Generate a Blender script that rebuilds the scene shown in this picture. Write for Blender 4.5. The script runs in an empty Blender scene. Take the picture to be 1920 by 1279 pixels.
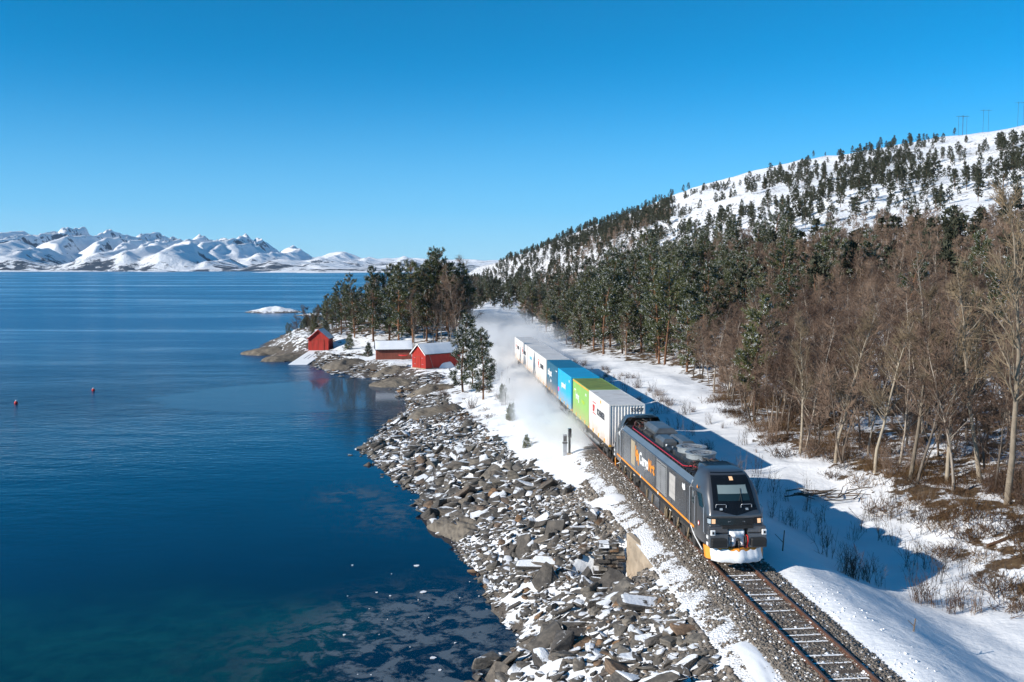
import bpy, bmesh, math, random
import numpy as np
from mathutils import Vector, Matrix

R = random.Random(11)
rng = np.random.default_rng(11)
rad = math.radians
S = bpy.context.scene
COL = S.collection

# ------------------------------------------------------------------ camera, sky, sun, exposure
CAM_H = 13.4
FPX = 1800.0
PITCH = math.atan((639.5 - 505.0) / FPX)
cam_data = bpy.data.cameras.new('camera')
cam_data.sensor_width = 36.0
cam_data.lens = 36.0 * FPX / 1920.0
cam_data.clip_start = 0.5
cam_data.clip_end = 60000.0
cam = bpy.data.objects.new('camera', cam_data)
COL.objects.link(cam)
cam.location = (0, 0, CAM_H)
cam.rotation_euler = (math.pi / 2 - PITCH, 0, 0)
S.camera = cam

SUN_EL = rad(25.0)
SUN_AZ = rad(24.0)          # light travels towards +X, turned this far towards +Y
to_sun = Vector((-math.cos(SUN_AZ) * math.cos(SUN_EL), -math.sin(SUN_AZ) * math.cos(SUN_EL), math.sin(SUN_EL)))
world = bpy.data.worlds.new('World')
S.world = world
world.use_nodes = True
wn = world.node_tree.nodes
wl = world.node_tree.links
wn.clear()
sky = wn.new('ShaderNodeTexSky')
sky.sky_type = 'NISHITA'
sky.sun_disc = False
sky.sun_elevation = SUN_EL
sky.sun_rotation = math.atan2(to_sun.x, to_sun.y)
sky.altitude = 2000.0
sky.air_density = 0.7
sky.dust_density = 0.0
sky.ozone_density = 6.0
hsv = wn.new('ShaderNodeHueSaturation')
hsv.inputs['Hue'].default_value = 0.481
hsv.inputs['Saturation'].default_value = 1.42
wbg = wn.new('ShaderNodeBackground')
wbg.inputs['Strength'].default_value = 0.128
wout = wn.new('ShaderNodeOutputWorld')
wl.new(sky.outputs[0], hsv.inputs['Color'])
# paler, moister air towards the horizon, the same all round
wtc = wn.new('ShaderNodeTexCoord')
wsep = wn.new('ShaderNodeSeparateXYZ')
wl.new(wtc.outputs['Generated'], wsep.inputs[0])
wel = wn.new('ShaderNodeMapRange')
wel.interpolation_type = 'SMOOTHERSTEP'
wel.inputs['From Min'].default_value = -0.10
wel.inputs['From Max'].default_value = 0.24
wel.inputs['To Min'].default_value = 0.95
wel.inputs['To Max'].default_value = 0.0
wl.new(wsep.outputs[2], wel.inputs['Value'])
wmix = wn.new('ShaderNodeMixRGB')
wl.new(wel.outputs[0], wmix.inputs['Fac'])
wl.new(hsv.outputs[0], wmix.inputs['Color1'])
wmix.inputs['Color2'].default_value = (2.2, 3.95, 5.2, 1)
wl.new(wmix.outputs[0], wbg.inputs['Color'])
wl.new(wbg.outputs[0], wout.inputs['Surface'])

sun_data = bpy.data.lights.new('sun', 'SUN')
sun_data.energy = 4.6
sun_data.angle = rad(0.5)
sun_data.color = (1.0, 0.93, 0.83)
sun = bpy.data.objects.new('sun', sun_data)
COL.objects.link(sun)
sun.location = (-60, -40, 60)
sun.rotation_euler = to_sun.to_track_quat('Z', 'Y').to_euler()

S.view_settings.view_transform = 'Standard'
S.view_settings.look = 'None'
S.view_settings.gamma = 1.0
S.view_settings.use_curve_mapping = False
S.view_settings.exposure = 0.38
S.render.engine = 'CYCLES'
S.cycles.max_bounces = 6
S.cycles.transparent_max_bounces = 6
S.cycles.volume_bounces = 2
S.cycles.volume_max_steps = 256
S.cycles.use_denoising = True
try:
    S.cycles.denoiser = 'OPENIMAGEDENOISE'
except Exception:
    pass

# ------------------------------------------------------------------ small helpers
def at(px, py, z):
    """point of the place seen at that spot of the photograph, at height z"""
    u = (px - 960.0) / FPX
    v = (639.5 - py) / FPX
    dy = math.cos(PITCH) + v * math.sin(PITCH)
    dz = -math.sin(PITCH) + v * math.cos(PITCH)
    t = (z - CAM_H) / dz
    return (u * t, dy * t)


def hash2(ix, iy, seed):
    n = (ix.astype(np.int64) * 374761393 + iy.astype(np.int64) * 668265263 + seed * 144665) & 0x7fffffff
    n = ((n ^ (n >> 13)) * 1274126177) & 0x7fffffff
    n = n ^ (n >> 16)
    return (n & 0xffff) / 65535.0


def vnoise(x, y, seed=0):
    x = np.asarray(x, float); y = np.asarray(y, float)
    ix = np.floor(x); iy = np.floor(y)
    fx = x - ix; fy = y - iy
    fx = fx * fx * (3 - 2 * fx); fy = fy * fy * (3 - 2 * fy)
    a = hash2(ix, iy, seed); b = hash2(ix + 1, iy, seed)
    c = hash2(ix, iy + 1, seed); d = hash2(ix + 1, iy + 1, seed)
    return (a + (b - a) * fx) * (1 - fy) + (c + (d - c) * fx) * fy


def fbm(x, y, seed=0, octv=4, gain=0.5):
    s = 0; a = 1; t = 0
    for k in range(octv):
        s = s + a * vnoise(x, y, seed + k * 17); t += a
        a *= gain; x = x * 2.03 + 11.3; y = y * 2.03 - 7.7
    return s / t


def ridged(x, y, seed=0, octv=4):
    s = 0; a = 1; t = 0
    for k in range(octv):
        n = 1 - np.abs(2 * vnoise(x, y, seed + k * 31) - 1)
        s = s + a * n * n; t += a
        a *= 0.5; x = x * 2.07 + 3.1; y = y * 2.07 + 9.2
    return s / t


def sstep(a, b, x):
    t = np.clip((np.asarray(x, float) - a) / (b - a), 0, 1)
    return t * t * (3 - 2 * t)


class MB:
    """collects shapes, then links them as ONE mesh object"""
    def __init__(self):
        self.v = []; self.f = []; self.m = []

    def add(self, vs, fs, mi=0):
        o = len(self.v)
        self.v.extend([tuple(p) for p in vs])
        for f in fs:
            self.f.append(tuple(i + o for i in f)); self.m.append(mi)
        return self

    def box(self, x0, x1, y0, y1, z0, z1, mi=0):
        vs = [(x0, y0, z0), (x1, y0, z0), (x1, y1, z0), (x0, y1, z0), (x0, y0, z1), (x1, y0, z1), (x1, y1, z1), (x0, y1, z1)]
        return self.add(vs, [(0, 3, 2, 1), (4, 5, 6, 7), (0, 1, 5, 4), (1, 2, 6, 5), (2, 3, 7, 6), (3, 0, 4, 7)], mi)

    def hull8(self, pts, mi=0):
        return self.add(pts, [(0, 3, 2, 1), (4, 5, 6, 7), (0, 1, 5, 4), (1, 2, 6, 5), (2, 3, 7, 6), (3, 0, 4, 7)], mi)

    def cham(self, x0, x1, y0, y1, z0, z1, c, mi=0):
        """box with a chamfered top"""
        vs = [(x0, y0, z0), (x1, y0, z0), (x1, y1, z0), (x0, y1, z0), (x0, y0, z1 - c), (x1, y0, z1 - c), (x1, y1, z1 - c), (x0, y1, z1 - c),
              (x0 + c, y0 + c, z1), (x1 - c, y0 + c, z1), (x1 - c, y1 - c, z1), (x0 + c, y1 - c, z1)]
        fs = [(0, 3, 2, 1), (0, 1, 5, 4), (1, 2, 6, 5), (2, 3, 7, 6), (3, 0, 4, 7), (4, 5, 9, 8), (5, 6, 10, 9), (6, 7, 11, 10), (7, 4, 8, 11), (8, 9, 10, 11)]
        return self.add(vs, fs, mi)

    def prism(self, poly, axis, a, b, mi=0):
        """polygon of 2-D points pushed along an axis: x -> (y,z), y -> (x,z), z -> (x,y)"""
        n = len(poly)
        def P(p, t):
            return {'x': (t, p[0], p[1]), 'y': (p[0], t, p[1]), 'z': (p[0], p[1], t)}[axis]
        vs = [P(p, a) for p in poly] + [P(p, b) for p in poly]
        fs = [tuple(range(n - 1, -1, -1)), tuple(range(n, 2 * n))] + [(i, (i + 1) % n, n + (i + 1) % n, n + i) for i in range(n)]
        return self.add(vs, fs, mi)

    def tube(self, pts, r, n=6, mi=0, cap=True):
        pts = [Vector(p) for p in pts]
        rr = r if isinstance(r, (list, tuple)) else [r] * len(pts)
        vs = []
        for i, p in enumerate(pts):
            d = (pts[min(i + 1, len(pts) - 1)] - pts[max(i - 1, 0)])
            d = d.normalized() if d.length > 1e-9 else Vector((0, 0, 1))
            a = d.cross(Vector((0, 0, 1)) if abs(d.z) < 0.9 else Vector((1, 0, 0))).normalized()
            b = d.cross(a)
            for k in range(n):
                w = 2 * math.pi * k / n
                vs.append(p + (a * math.cos(w) + b * math.sin(w)) * rr[i])
        fs = []
        for i in range(len(pts) - 1):
            for k in range(n):
                k2 = (k + 1) % n
                fs.append((i * n + k, i * n + k2, (i + 1) * n + k2, (i + 1) * n + k))
        if cap:
            fs.append(tuple(range(n - 1, -1, -1)))
            L = (len(pts) - 1) * n
            fs.append(tuple(range(L, L + n)))
        return self.add(vs, fs, mi)

    def cyl(self, c, axis, r, h, n=16, mi=0, r2=None):
        c = Vector(c)
        d = {'x': Vector((1, 0, 0)), 'y': Vector((0, 1, 0)), 'z': Vector((0, 0, 1))}[axis]
        return self.tube([c - d * h / 2, c + d * h / 2], [r, r if r2 is None else r2], n, mi)

    def ring(self, c, r0, r1, z0, z1, n=24, mi=0):
        vs = []
        for (r, z) in ((r0, z0), (r1, z0), (r1, z1), (r0, z1)):
            vs += [(c[0] + r * math.cos(2 * math.pi * k / n), c[1] + r * math.sin(2 * math.pi * k / n), z) for k in range(n)]
        fs = []
        for q in range(4):
            q2 = (q + 1) % 4
            fs += [(q * n + k, q * n + (k + 1) % n, q2 * n + (k + 1) % n, q2 * n + k) for k in range(n)]
        return self.add(vs, fs, mi)

    def mesh(self, name, mats, smooth=False):
        me = bpy.data.meshes.new(name)
        me.from_pydata(self.v, [], self.f)
        for m in (mats if isinstance(mats, (list, tuple)) else [mats]):
            me.materials.append(m)
        if any(self.m):
            me.polygons.foreach_set('material_index', self.m)
        if smooth:
            me.polygons.foreach_set('use_smooth', [True] * len(me.polygons))
        me.update()
        return me

    def build(self, name, mats, parent=None, smooth=False, bevel=0.0):
        o = bpy.data.objects.new(name, self.mesh(name, mats, smooth))
        COL.objects.link(o)
        o.parent = parent
        if bevel:
            md = o.modifiers.new('bevel', 'BEVEL'); md.width = bevel; md.segments = 2; md.limit_method = 'ANGLE'
        return o


def np_mesh(name, V, F, mats, smooth=False, midx=None, attrs=None):
    """V (n,3), F (m,3) or (m,4) arrays"""
    me = bpy.data.meshes.new(name)
    V = np.asarray(V, np.float32); F = np.asarray(F, np.int32)
    k = F.shape[1]
    me.vertices.add(len(V)); me.vertices.foreach_set('co', V.ravel())
    me.loops.add(F.size); me.loops.foreach_set('vertex_index', F.ravel())
    me.polygons.add(len(F))
    me.polygons.foreach_set('loop_start', np.arange(0, F.size, k, dtype=np.int32))
    me.polygons.foreach_set('loop_total', np.full(len(F), k, np.int32))
    if midx is not None:
        me.polygons.foreach_set('material_index', np.asarray(midx, np.int32))
    if smooth:
        me.polygons.foreach_set('use_smooth', np.ones(len(F), bool))
    for m in (mats if isinstance(mats, (list, tuple)) else [mats]):
        me.materials.append(m)
    me.update(calc_edges=True)
    for an, av in (attrs or {}).items():
        at_ = me.attributes.new(an, 'FLOAT', 'POINT')
        at_.data.foreach_set('value', np.asarray(av, np.float32))
    return me


def link(name, me, parent=None):
    o = bpy.data.objects.new(name, me)
    COL.objects.link(o)
    o.parent = parent
    return o


def tag(o, label=None, cat=None, group=None, kind=None):
    if label: o['label'] = label
    if cat: o['category'] = cat
    if group: o['group'] = group
    if kind: o['kind'] = kind
    return o


def empty(name, loc=(0, 0, 0), rz=0.0):
    o = bpy.data.objects.new(name, None)
    o.empty_display_size = 0.3
    COL.objects.link(o)
    o.location = loc; o.rotation_euler = (0, 0, rz)
    return o


def copy_tree(o, parent=None):
    c = o.copy(); COL.objects.link(c); c.parent = parent
    for ch in o.children:
        copy_tree(ch, c)
    return c

# ------------------------------------------------------------------ materials
class NT:
    def __init__(self, name):
        self.mat = bpy.data.materials.new(name)
        self.mat.use_nodes = True
        self.t = self.mat.node_tree
        self.t.nodes.clear()
        self.out = self.n('ShaderNodeOutputMaterial')

    def n(self, ty, **kw):
        nd = self.t.nodes.new(ty)
        for k, v in kw.items():
            setattr(nd, k, v)
        return nd

    def l(self, a, b):
        self.t.links.new(a, b)

    def setv(self, sock, v):
        if hasattr(v, 'is_linked') or isinstance(v, bpy.types.NodeSocket):
            self.l(v, sock)
        else:
            sock.default_value = v

    def math(self, op, a, b=None, c=None, clamp=False):
        nd = self.n('ShaderNodeMath', operation=op, use_clamp=clamp)
        self.setv(nd.inputs[0], a)
        if b is not None: self.setv(nd.inputs[1], b)
        if c is not None: self.setv(nd.inputs[2], c)
        return nd.outputs[0]

    def noise(self, vec, scale, detail=4, rough=0.55, dist=0.0):
        nd = self.n('ShaderNodeTexNoise')
        if vec is not None: self.l(vec, nd.inputs['Vector'])
        nd.inputs['Scale'].default_value = scale
        nd.inputs['Detail'].default_value = detail
        nd.inputs['Roughness'].default_value = rough
        nd.inputs['Distortion'].default_value = dist
        return nd.outputs['Fac']

    def ramp(self, fac, stops, interp='LINEAR'):
        nd = self.n('ShaderNodeValToRGB')
        nd.color_ramp.interpolation = interp
        el = nd.color_ramp.elements
        while len(el) < len(stops): el.new(0.5)
        for e, (p, c) in zip(el, stops):
            e.position = p; e.color = (c[0], c[1], c[2], 1)
        self.l(fac, nd.inputs[0])
        return nd.outputs[0]

    def sstep(self, a, b, x):
        nd = self.n('ShaderNodeMapRange', interpolation_type='SMOOTHSTEP')
        self.setv(nd.inputs['Value'], x)
        nd.inputs['From Min'].default_value = a; nd.inputs['From Max'].default_value = b
        return nd.outputs[0]

    def mix(self, fac, a, b, blend='MIX'):
        nd = self.n('ShaderNodeMix', data_type='RGBA', blend_type=blend)
        self.setv(nd.inputs['Factor'], fac)
        for s, v in ((nd.inputs['A'], a), (nd.inputs['B'], b)): pass
        ia = [i for i in nd.inputs if i.name == 'A' and i.type == 'RGBA'][0]
        ib = [i for i in nd.inputs if i.name == 'B' and i.type == 'RGBA'][0]
        for s, v in ((ia, a), (ib, b)):
            if isinstance(v, bpy.types.NodeSocket): self.l(v, s)
            else: s.default_value = (v[0], v[1], v[2], 1)
        return [o for o in nd.outputs if o.type == 'RGBA'][0]

    def bump(self, h, strength=0.3, dist=0.05, normal=None):
        nd = self.n('ShaderNodeBump')
        nd.inputs['Strength'].default_value = strength
        nd.inputs['Distance'].default_value = dist
        self.l(h, nd.inputs['Height'])
        if normal is not None: self.l(normal, nd.inputs['Normal'])
        return nd.outputs[0]

    def pbsdf(self, col, rough=0.6, metal=0.0, normal=None, spec=0.5, **kw):
        p = self.n('ShaderNodeBsdfPrincipled')
        if isinstance(col, bpy.types.NodeSocket): self.l(col, p.inputs['Base Color'])
        else: p.inputs['Base Color'].default_value = (col[0], col[1], col[2], 1)
        self.setv(p.inputs['Roughness'], rough)
        self.setv(p.inputs['Metallic'], metal)
        p.inputs['Specular IOR Level'].default_value = spec
        if normal is not None: self.l(normal, p.inputs['Normal'])
        for k, v in kw.items(): self.setv(p.inputs[k], v)
        self.l(p.outputs[0], self.out.inputs['Surface'])
        return p

    def obj(self):
        return self.n('ShaderNodeTexCoord').outputs['Object']

    def pos(self):
        return self.n('ShaderNodeNewGeometry').outputs['Position']

    def rnd(self):
        return self.n('ShaderNodeObjectInfo').outputs['Random']

    def attr(self, name):
        return self.n('ShaderNodeAttribute', attribute_name=name).outputs['Fac']


def pbr(name, col, rough=0.6, metal=0.0, var=0.25, vscale=2.0, bump=0.0, bscale=30.0, dirt=None, dscale=0.8, spec=0.5):
    """plain painted / raw surface with uneven tone, optional dirt colour and fine relief"""
    T = NT(name)
    v = T.obj()
    nz = T.noise(v, vscale, 5)
    c0 = tuple(c * (1 - var) for c in col); c1 = tuple(min(1, c * (1 + var)) for c in col)
    c = T.ramp(nz, [(0.3, c0), (0.7, c1)])
    if dirt is not None:
        d = T.sstep(0.52, 0.7, T.noise(v, dscale, 6, 0.65))
        c = T.mix(T.math('MULTIPLY', d, 0.7), c, dirt)
    nrm = T.bump(T.noise(v, bscale, 3), bump, 0.02) if bump else None
    T.pbsdf(c, rough, metal, nrm, spec)
    return T.mat


M = {}
SNOW = (0.86, 0.87, 0.89)

def m_ground():
    T = NT('snowy_ground')
    p = T.pos()
    bare = T.attr('bare')
    veg = T.attr('veg')
    n1 = T.noise(p, 0.9, 7, 0.62)
    n2 = T.noise(p, 0.16, 4, 0.55)
    q = T.math('ADD', T.math('MULTIPLY', T.math('SUBTRACT', n1, 0.5), 2.2), T.math('MULTIPLY', T.math('SUBTRACT', n2, 0.5), 1.1))
    fac = T.sstep(0.44, 0.60, T.math('ADD', bare, T.math('MULTIPLY', q, T.sstep(0.0, 0.15, bare))))
    rock = T.ramp(T.noise(p, 1.7, 8, 0.7), [(0.25, (0.05, 0.043, 0.037)), (0.5, (0.12, 0.10, 0.083)), (0.75, (0.20, 0.17, 0.135))])
    heath = T.ramp(T.noise(p, 2.6, 8, 0.7), [(0.25, (0.045, 0.027, 0.014)), (0.5, (0.11, 0.068, 0.036)), (0.78, (0.20, 0.14, 0.07))])
    gcol = T.mix(veg, rock, heath)
    snow = T.ramp(T.noise(p, 0.5, 4), [(0.3, (0.82, 0.835, 0.86)), (0.7, (0.89, 0.895, 0.905))])
    col = T.mix(fac, snow, gcol)
    rip = T.n('ShaderNodeMapping'); T.l(p, rip.inputs['Vector']); rip.inputs['Scale'].default_value = (0.5, 2.2, 1.0); rip.inputs['Rotation'].default_value = (0, 0, rad(-35))
    hs = T.math('ADD', T.math('MULTIPLY', T.noise(p, 0.55, 3), 0.8), T.math('ADD', T.math('MULTIPLY', T.noise(p, 4.0, 5, 0.65), 0.20), T.math('MULTIPLY', T.noise(rip.outputs[0], 2.2, 4, 0.6), 0.16)))
    hb = T.math('MULTIPLY', T.noise(p, 4.0, 7, 0.7), 1.0)
    hh = T.n('ShaderNodeMix', data_type='FLOAT')
    T.l(fac, hh.inputs[0]); T.l(hs, hh.inputs[2]); T.l(hb, hh.inputs[3])
    nrm = T.bump(hh.outputs[0], 0.55, 0.35)
    T.pbsdf(col, 0.75, 0, nrm, 0.3)
    return T.mat

def m_rock():
    """grey-brown schist with layers, random tone for every stone, snow lying on flat tops"""
    T = NT('schist_rock')
    o = T.obj()
    geo = T.n('ShaderNodeNewGeometry')
    r = T.math('FRACT', T.math('ADD', T.math('MULTIPLY', T.rnd(), 7.31), T.attr('rnd')))
    base = T.ramp(r, [(0.0, (0.05, 0.046, 0.043)), (0.22, (0.085, 0.078, 0.071)), (0.45, (0.13, 0.113, 0.095)), (0.6, (0.07, 0.064, 0.059)), (0.8, (0.15, 0.135, 0.115)), (0.93, (0.095, 0.089, 0.083)), (1.0, (0.20, 0.12, 0.065))])
    wv = T.n('ShaderNodeTexWave', wave_type='BANDS', bands_direction='Z')
    T.l(o, wv.inputs['Vector'])
    wv.inputs['Scale'].default_value = 1.9; wv.inputs['Distortion'].default_value = 8.0
    wv.inputs['Detail'].default_value = 4; wv.inputs['Detail Scale'].default_value = 1.4
    n = T.noise(geo.outputs['Position'], 2.4, 8, 0.7)
    tone = T.math('ADD', T.math('MULTIPLY', wv.outputs[0], 0.22), T.math('MULTIPLY', n, 1.35))
    col = T.mix(1.0, base, T.ramp(tone, [(0.3, (0.42, 0.42, 0.43)), (0.75, (0.9, 0.89, 0.88)), (1.0, (1.5, 1.44, 1.36))]), 'MULTIPLY')
    sep = T.n('ShaderNodeSeparateXYZ'); T.l(geo.outputs['Normal'], sep.inputs[0])
    sn = T.math('ADD', sep.outputs[2], T.math('MULTIPLY', T.math('SUBTRACT', T.noise(geo.outputs['Position'], 1.1, 5, 0.65), 0.5), 0.9))
    sn = T.math('ADD', sn, T.math('MULTIPLY', T.math('SUBTRACT', r, 0.5), -0.35))
    sf = T.sstep(0.915, 0.99, sn)
    col = T.mix(sf, col, SNOW)
    nrm = T.bump(T.math('ADD', T.math('MULTIPLY', wv.outputs[0], 0.15), T.noise(o, 3.5, 7, 0.7)), 0.6, 0.10)
    T.pbsdf(col, 0.72, 0, nrm, 0.35)
    return T.mat

def m_bedrock():
    """bare ice-worn bedrock at the waterline"""
    T = NT('bedrock')
    p = T.pos()
    n = T.noise(p, 0.8, 9, 0.68)
    wv = T.n('ShaderNodeTexWave', wave_type='BANDS', bands_direction='DIAGONAL')
    T.l(T.obj(), wv.inputs['Vector'])
    wv.inputs['Scale'].default_value = 0.9; wv.inputs['Distortion'].default_value = 7.0
    wv.inputs['Detail'].default_value = 5; wv.inputs['Detail Scale'].default_value = 1.1
    col = T.ramp(T.math('ADD', T.math('MULTIPLY', n, 0.92), T.math('MULTIPLY', wv.outputs[0], 0.08)), [(0.3, (0.07, 0.06, 0.05)), (0.5, (0.16, 0.135, 0.105)), (0.72, (0.25, 0.21, 0.16))])
    geo = T.n('ShaderNodeNewGeometry')
    sep = T.n('ShaderNodeSeparateXYZ'); T.l(geo.outputs['Normal'], sep.inputs[0])
    nrm = T.bump(T.math('ADD', n, T.math('MULTIPLY', wv.outputs[0], 0.08)), 0.8, 0.25)
    T.pbsdf(col, 0.65, 0, nrm, 0.4)
    return T.mat

def m_stone_small(name, snowy):
    T = NT(name)
    r = T.attr('rnd')
    c = T.ramp(r, [(0.0, (0.09, 0.08, 0.07)), (0.2, (0.16, 0.14, 0.12)), (0.4, (0.23, 0.20, 0.17)), (0.55, (0.13, 0.11, 0.09)), (0.7, (0.28, 0.25, 0.215)), (1.0 - snowy, (0.17, 0.13, 0.10)), (1.0 - snowy + 0.01, SNOW), (1.0, SNOW)])
    T.pbsdf(c, 0.8, 0, None, 0.3)
    return T.mat

def m_water():
    T = NT('sea_water')
    p = T.pos()
    sep = T.n('ShaderNodeSeparateXYZ'); T.l(p, sep.inputs[0])
    X, Y = sep.outputs[0], sep.outputs[1]
    # pale sandy shallows and dark weed beds seen through the clear water
    big = T.noise(p, 0.05, 5, 0.6)
    sand = T.math('MULTIPLY', T.sstep(-4.0, -12.0, T.math('ADD', X, T.math('MULTIPLY', T.math('SUBTRACT', big, 0.5), 16.0))),
                  T.sstep(56.0, 44.0, T.math('ADD', Y, T.math('MULTIPLY', T.math('SUBTRACT', big, 0.5), 22.0))))
    weed = T.sstep(0.60, 0.66, T.noise(p, 0.10, 5, 0.6, 0.6))
    sand = T.math('MULTIPLY', sand, T.math('SUBTRACT', 1.0, T.math('MULTIPLY', weed, 0.8)))
    mott = T.noise(p, 0.9, 5, 0.7)
    sandc = T.ramp(mott, [(0.3, (0.001, 0.022, 0.030)), (0.7, (0.004, 0.055, 0.056))])
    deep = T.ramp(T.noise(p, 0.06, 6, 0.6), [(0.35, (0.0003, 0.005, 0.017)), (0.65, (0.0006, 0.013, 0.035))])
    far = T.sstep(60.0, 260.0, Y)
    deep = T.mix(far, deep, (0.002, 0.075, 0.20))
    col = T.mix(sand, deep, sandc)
    mp = T.n('ShaderNodeMapping'); T.l(p, mp.inputs['Vector'])
    mp.inputs['Scale'].default_value = (0.55, 1.0, 1.0); mp.inputs['Rotation'].default_value = (0, 0, rad(18))
    w1 = T.noise(mp.outputs[0], 1.3, 4, 0.6)
    w2 = T.noise(mp.outputs[0], 0.22, 3, 0.5)
    mp2 = T.n('ShaderNodeMapping'); T.l(p, mp2.inputs['Vector'])
    mp2.inputs['Scale'].default_value = (0.0016, 0.010, 1.0); mp2.inputs['Rotation'].default_value = (0, 0, rad(-4))
    streak = T.noise(mp2.outputs[0], 1.0, 5, 0.6, 0.4)
    mp3 = T.n('ShaderNodeMapping'); T.l(p, mp3.inputs['Vector'])
    mp3.inputs['Scale'].default_value = (0.0045, 0.014, 1.0); mp3.inputs['Rotation'].default_value = (0, 0, rad(14))
    broad = T.sstep(0.44, 0.70, T.noise(mp3.outputs[0], 1.0, 6, 0.62, 0.8))
    calm = T.math('MAXIMUM', T.sstep(0.56, 0.66, streak), T.math('MULTIPLY', broad, 0.85))   # slicks where the wind leaves the sea smooth
    open_ = T.sstep(85.0, 240.0, T.math('SUBTRACT', Y, T.math('MULTIPLY', X, 1.3)))
    amp = T.math('ADD', 0.03, T.math('MULTIPLY', open_, T.math('SUBTRACT', 0.85, T.math('MULTIPLY', calm, 0.62))))
    h = T.math('MULTIPLY', T.math('ADD', T.math('MULTIPLY', w1, 0.5), w2), amp)
    nrm = T.bump(h, 1.0, 0.55)
    rough = T.math('ADD', 0.03, T.math('MULTIPLY', open_, T.math('SUBTRACT', 0.22, T.math('MULTIPLY', calm, 0.14))))
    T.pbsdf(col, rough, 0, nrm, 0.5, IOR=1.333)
    return T.mat

def m_mountain():
    T = NT('alpine_snow')
    geo = T.n('ShaderNodeNewGeometry')
    p = geo.outputs['Position']
    sep = T.n('ShaderNodeSeparateXYZ'); T.l(p, sep.inputs[0])
    n = T.noise(p, 0.008, 9, 0.7)
    n2 = T.noise(p, 0.0016, 5, 0.6)
    low = T.sstep(260.0, 20.0, sep.outputs[2])
    f = T.math('ADD', T.math('ADD', T.math('MULTIPLY', T.math('SUBTRACT', n, 0.5), 1.6), T.math('MULTIPLY', T.math('SUBTRACT', n2, 0.5), 0.9)), T.math('MULTIPLY', low, 0.38))
    ns = T.n('ShaderNodeSeparateXYZ'); T.l(geo.outputs['Normal'], ns.inputs[0])
    steep = T.sstep(0.80, 0.62, ns.outputs[2])
    f = T.sstep(0.33, 0.46, T.math('ADD', f, T.math('MULTIPLY', steep, 0.34)))
    col = T.mix(f, (0.88, 0.89, 0.91), (0.05, 0.062, 0.082))
    nrm = T.bump(n, 0.8, 40.0)
    T.pbsdf(col, 0.8, 0, nrm, 0.2)
    return T.mat

def m_farshore():
    T = NT('far_wooded_shore')
    p = T.pos()
    sep = T.n('ShaderNodeSeparateXYZ'); T.l(p, sep.inputs[0])
    n = T.noise(p, 0.006, 6, 0.65)
    f = T.sstep(0.50, 0.58, T.math('ADD', n, T.math('MULTIPLY', T.sstep(9.0, -2.0, sep.outputs[2]), 0.16)))
    T.pbsdf(T.mix(f, (0.03, 0.032, 0.04), (0.80, 0.81, 0.83)), 0.85, 0, None, 0.2)
    return T.mat

def m_needles():
    T = NT('pine_needles')
    geo = T.n('ShaderNodeNewGeometry')
    n = T.noise(geo.outputs['Position'], 0.6, 3)
    r = T.math('ADD', T.math('MULTIPLY', n, 0.6), T.math('MULTIPLY', T.rnd(), 0.45))
    col = T.ramp(r, [(0.2, (0.034, 0.046, 0.018)), (0.5, (0.075, 0.088, 0.030)), (0.85, (0.135, 0.14, 0.05))])
    T.pbsdf(col, 0.6, 0, None, 0.3)
    return T.mat

def m_bark(name, stops, scale=3.0, snow=0.0):
    T = NT(name)
    o = T.obj()
    mp = T.n('ShaderNodeMapping'); T.l(o, mp.inputs['Vector']); mp.inputs['Scale'].default_value = (1, 1, 0.35)
    n = T.math('ADD', T.math('MULTIPLY', T.noise(mp.outputs[0], scale, 6, 0.7), 0.62), T.math('MULTIPLY', T.rnd(), 0.40))
    col = T.ramp(n, stops)
    T.pbsdf(col, 0.8, 0, T.bump(n, 0.5, 0.03), 0.2)
    return T.mat

M['ground'] = m_ground()
M['rock'] = m_rock()
M['bedrock'] = m_bedrock()
M['ballast'] = m_stone_small('ballast_stone', 0.05)
M['ballast_snowy'] = m_stone_small('ballast_stone_snowed', 0.13)
M['water'] = m_water()
M['mountain'] = m_mountain()
M['farshore'] = m_farshore()
M['needles'] = m_needles()
M['far_needles'] = pbr('far_pine_needles', (0.05, 0.054, 0.034), 0.7, 0, 0.35, 0.15, spec=0.2)
M['snow'] = pbr('lying_snow', (0.85, 0.86, 0.88), 0.7, 0, 0.04, 1.5, 0.35, 3.0, spec=0.3)
M['pine_bark'] = m_bark('pine_bark', [(0.25, (0.05, 0.035, 0.028)), (0.55, (0.16, 0.085, 0.05)), (0.8, (0.30, 0.15, 0.08))])
M['birch_bark'] = m_bark('birch_bark', [(0.25, (0.05, 0.042, 0.036)), (0.42, (0.20, 0.165, 0.135)), (0.6, (0.36, 0.31, 0.255)), (0.85, (0.54, 0.48, 0.40))], 4.0)
M['aspen_bark'] = m_bark('aspen_bark', [(0.25, (0.13, 0.105, 0.08)), (0.5, (0.30, 0.25, 0.19)), (0.8, (0.46, 0.40, 0.31))], 4.0)
M['alder_bark'] = m_bark('alder_bark', [(0.25, (0.035, 0.028, 0.023)), (0.5, (0.11, 0.085, 0.066)), (0.8, (0.22, 0.175, 0.14))], 4.0)
M['twig'] = m_bark('brown_twigs', [(0.3, (0.085, 0.053, 0.040)), (0.55, (0.195, 0.132, 0.096)), (0.8, (0.32, 0.225, 0.16))], 0.35)
M['twig_pale'] = m_bark('pale_twigs', [(0.3, (0.13, 0.095, 0.06)), (0.7, (0.30, 0.23, 0.15))], 0.4)
M['heath'] = m_bark('dry_heath', [(0.3, (0.05, 0.03, 0.018)), (0.55, (0.13, 0.075, 0.04)), (0.8, (0.20, 0.13, 0.06))], 0.8)

# ------------------------------------------------------------------ the lie of the land
SEA = -4.0
KX = 0.0865
TROT = math.atan(KX)

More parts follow.
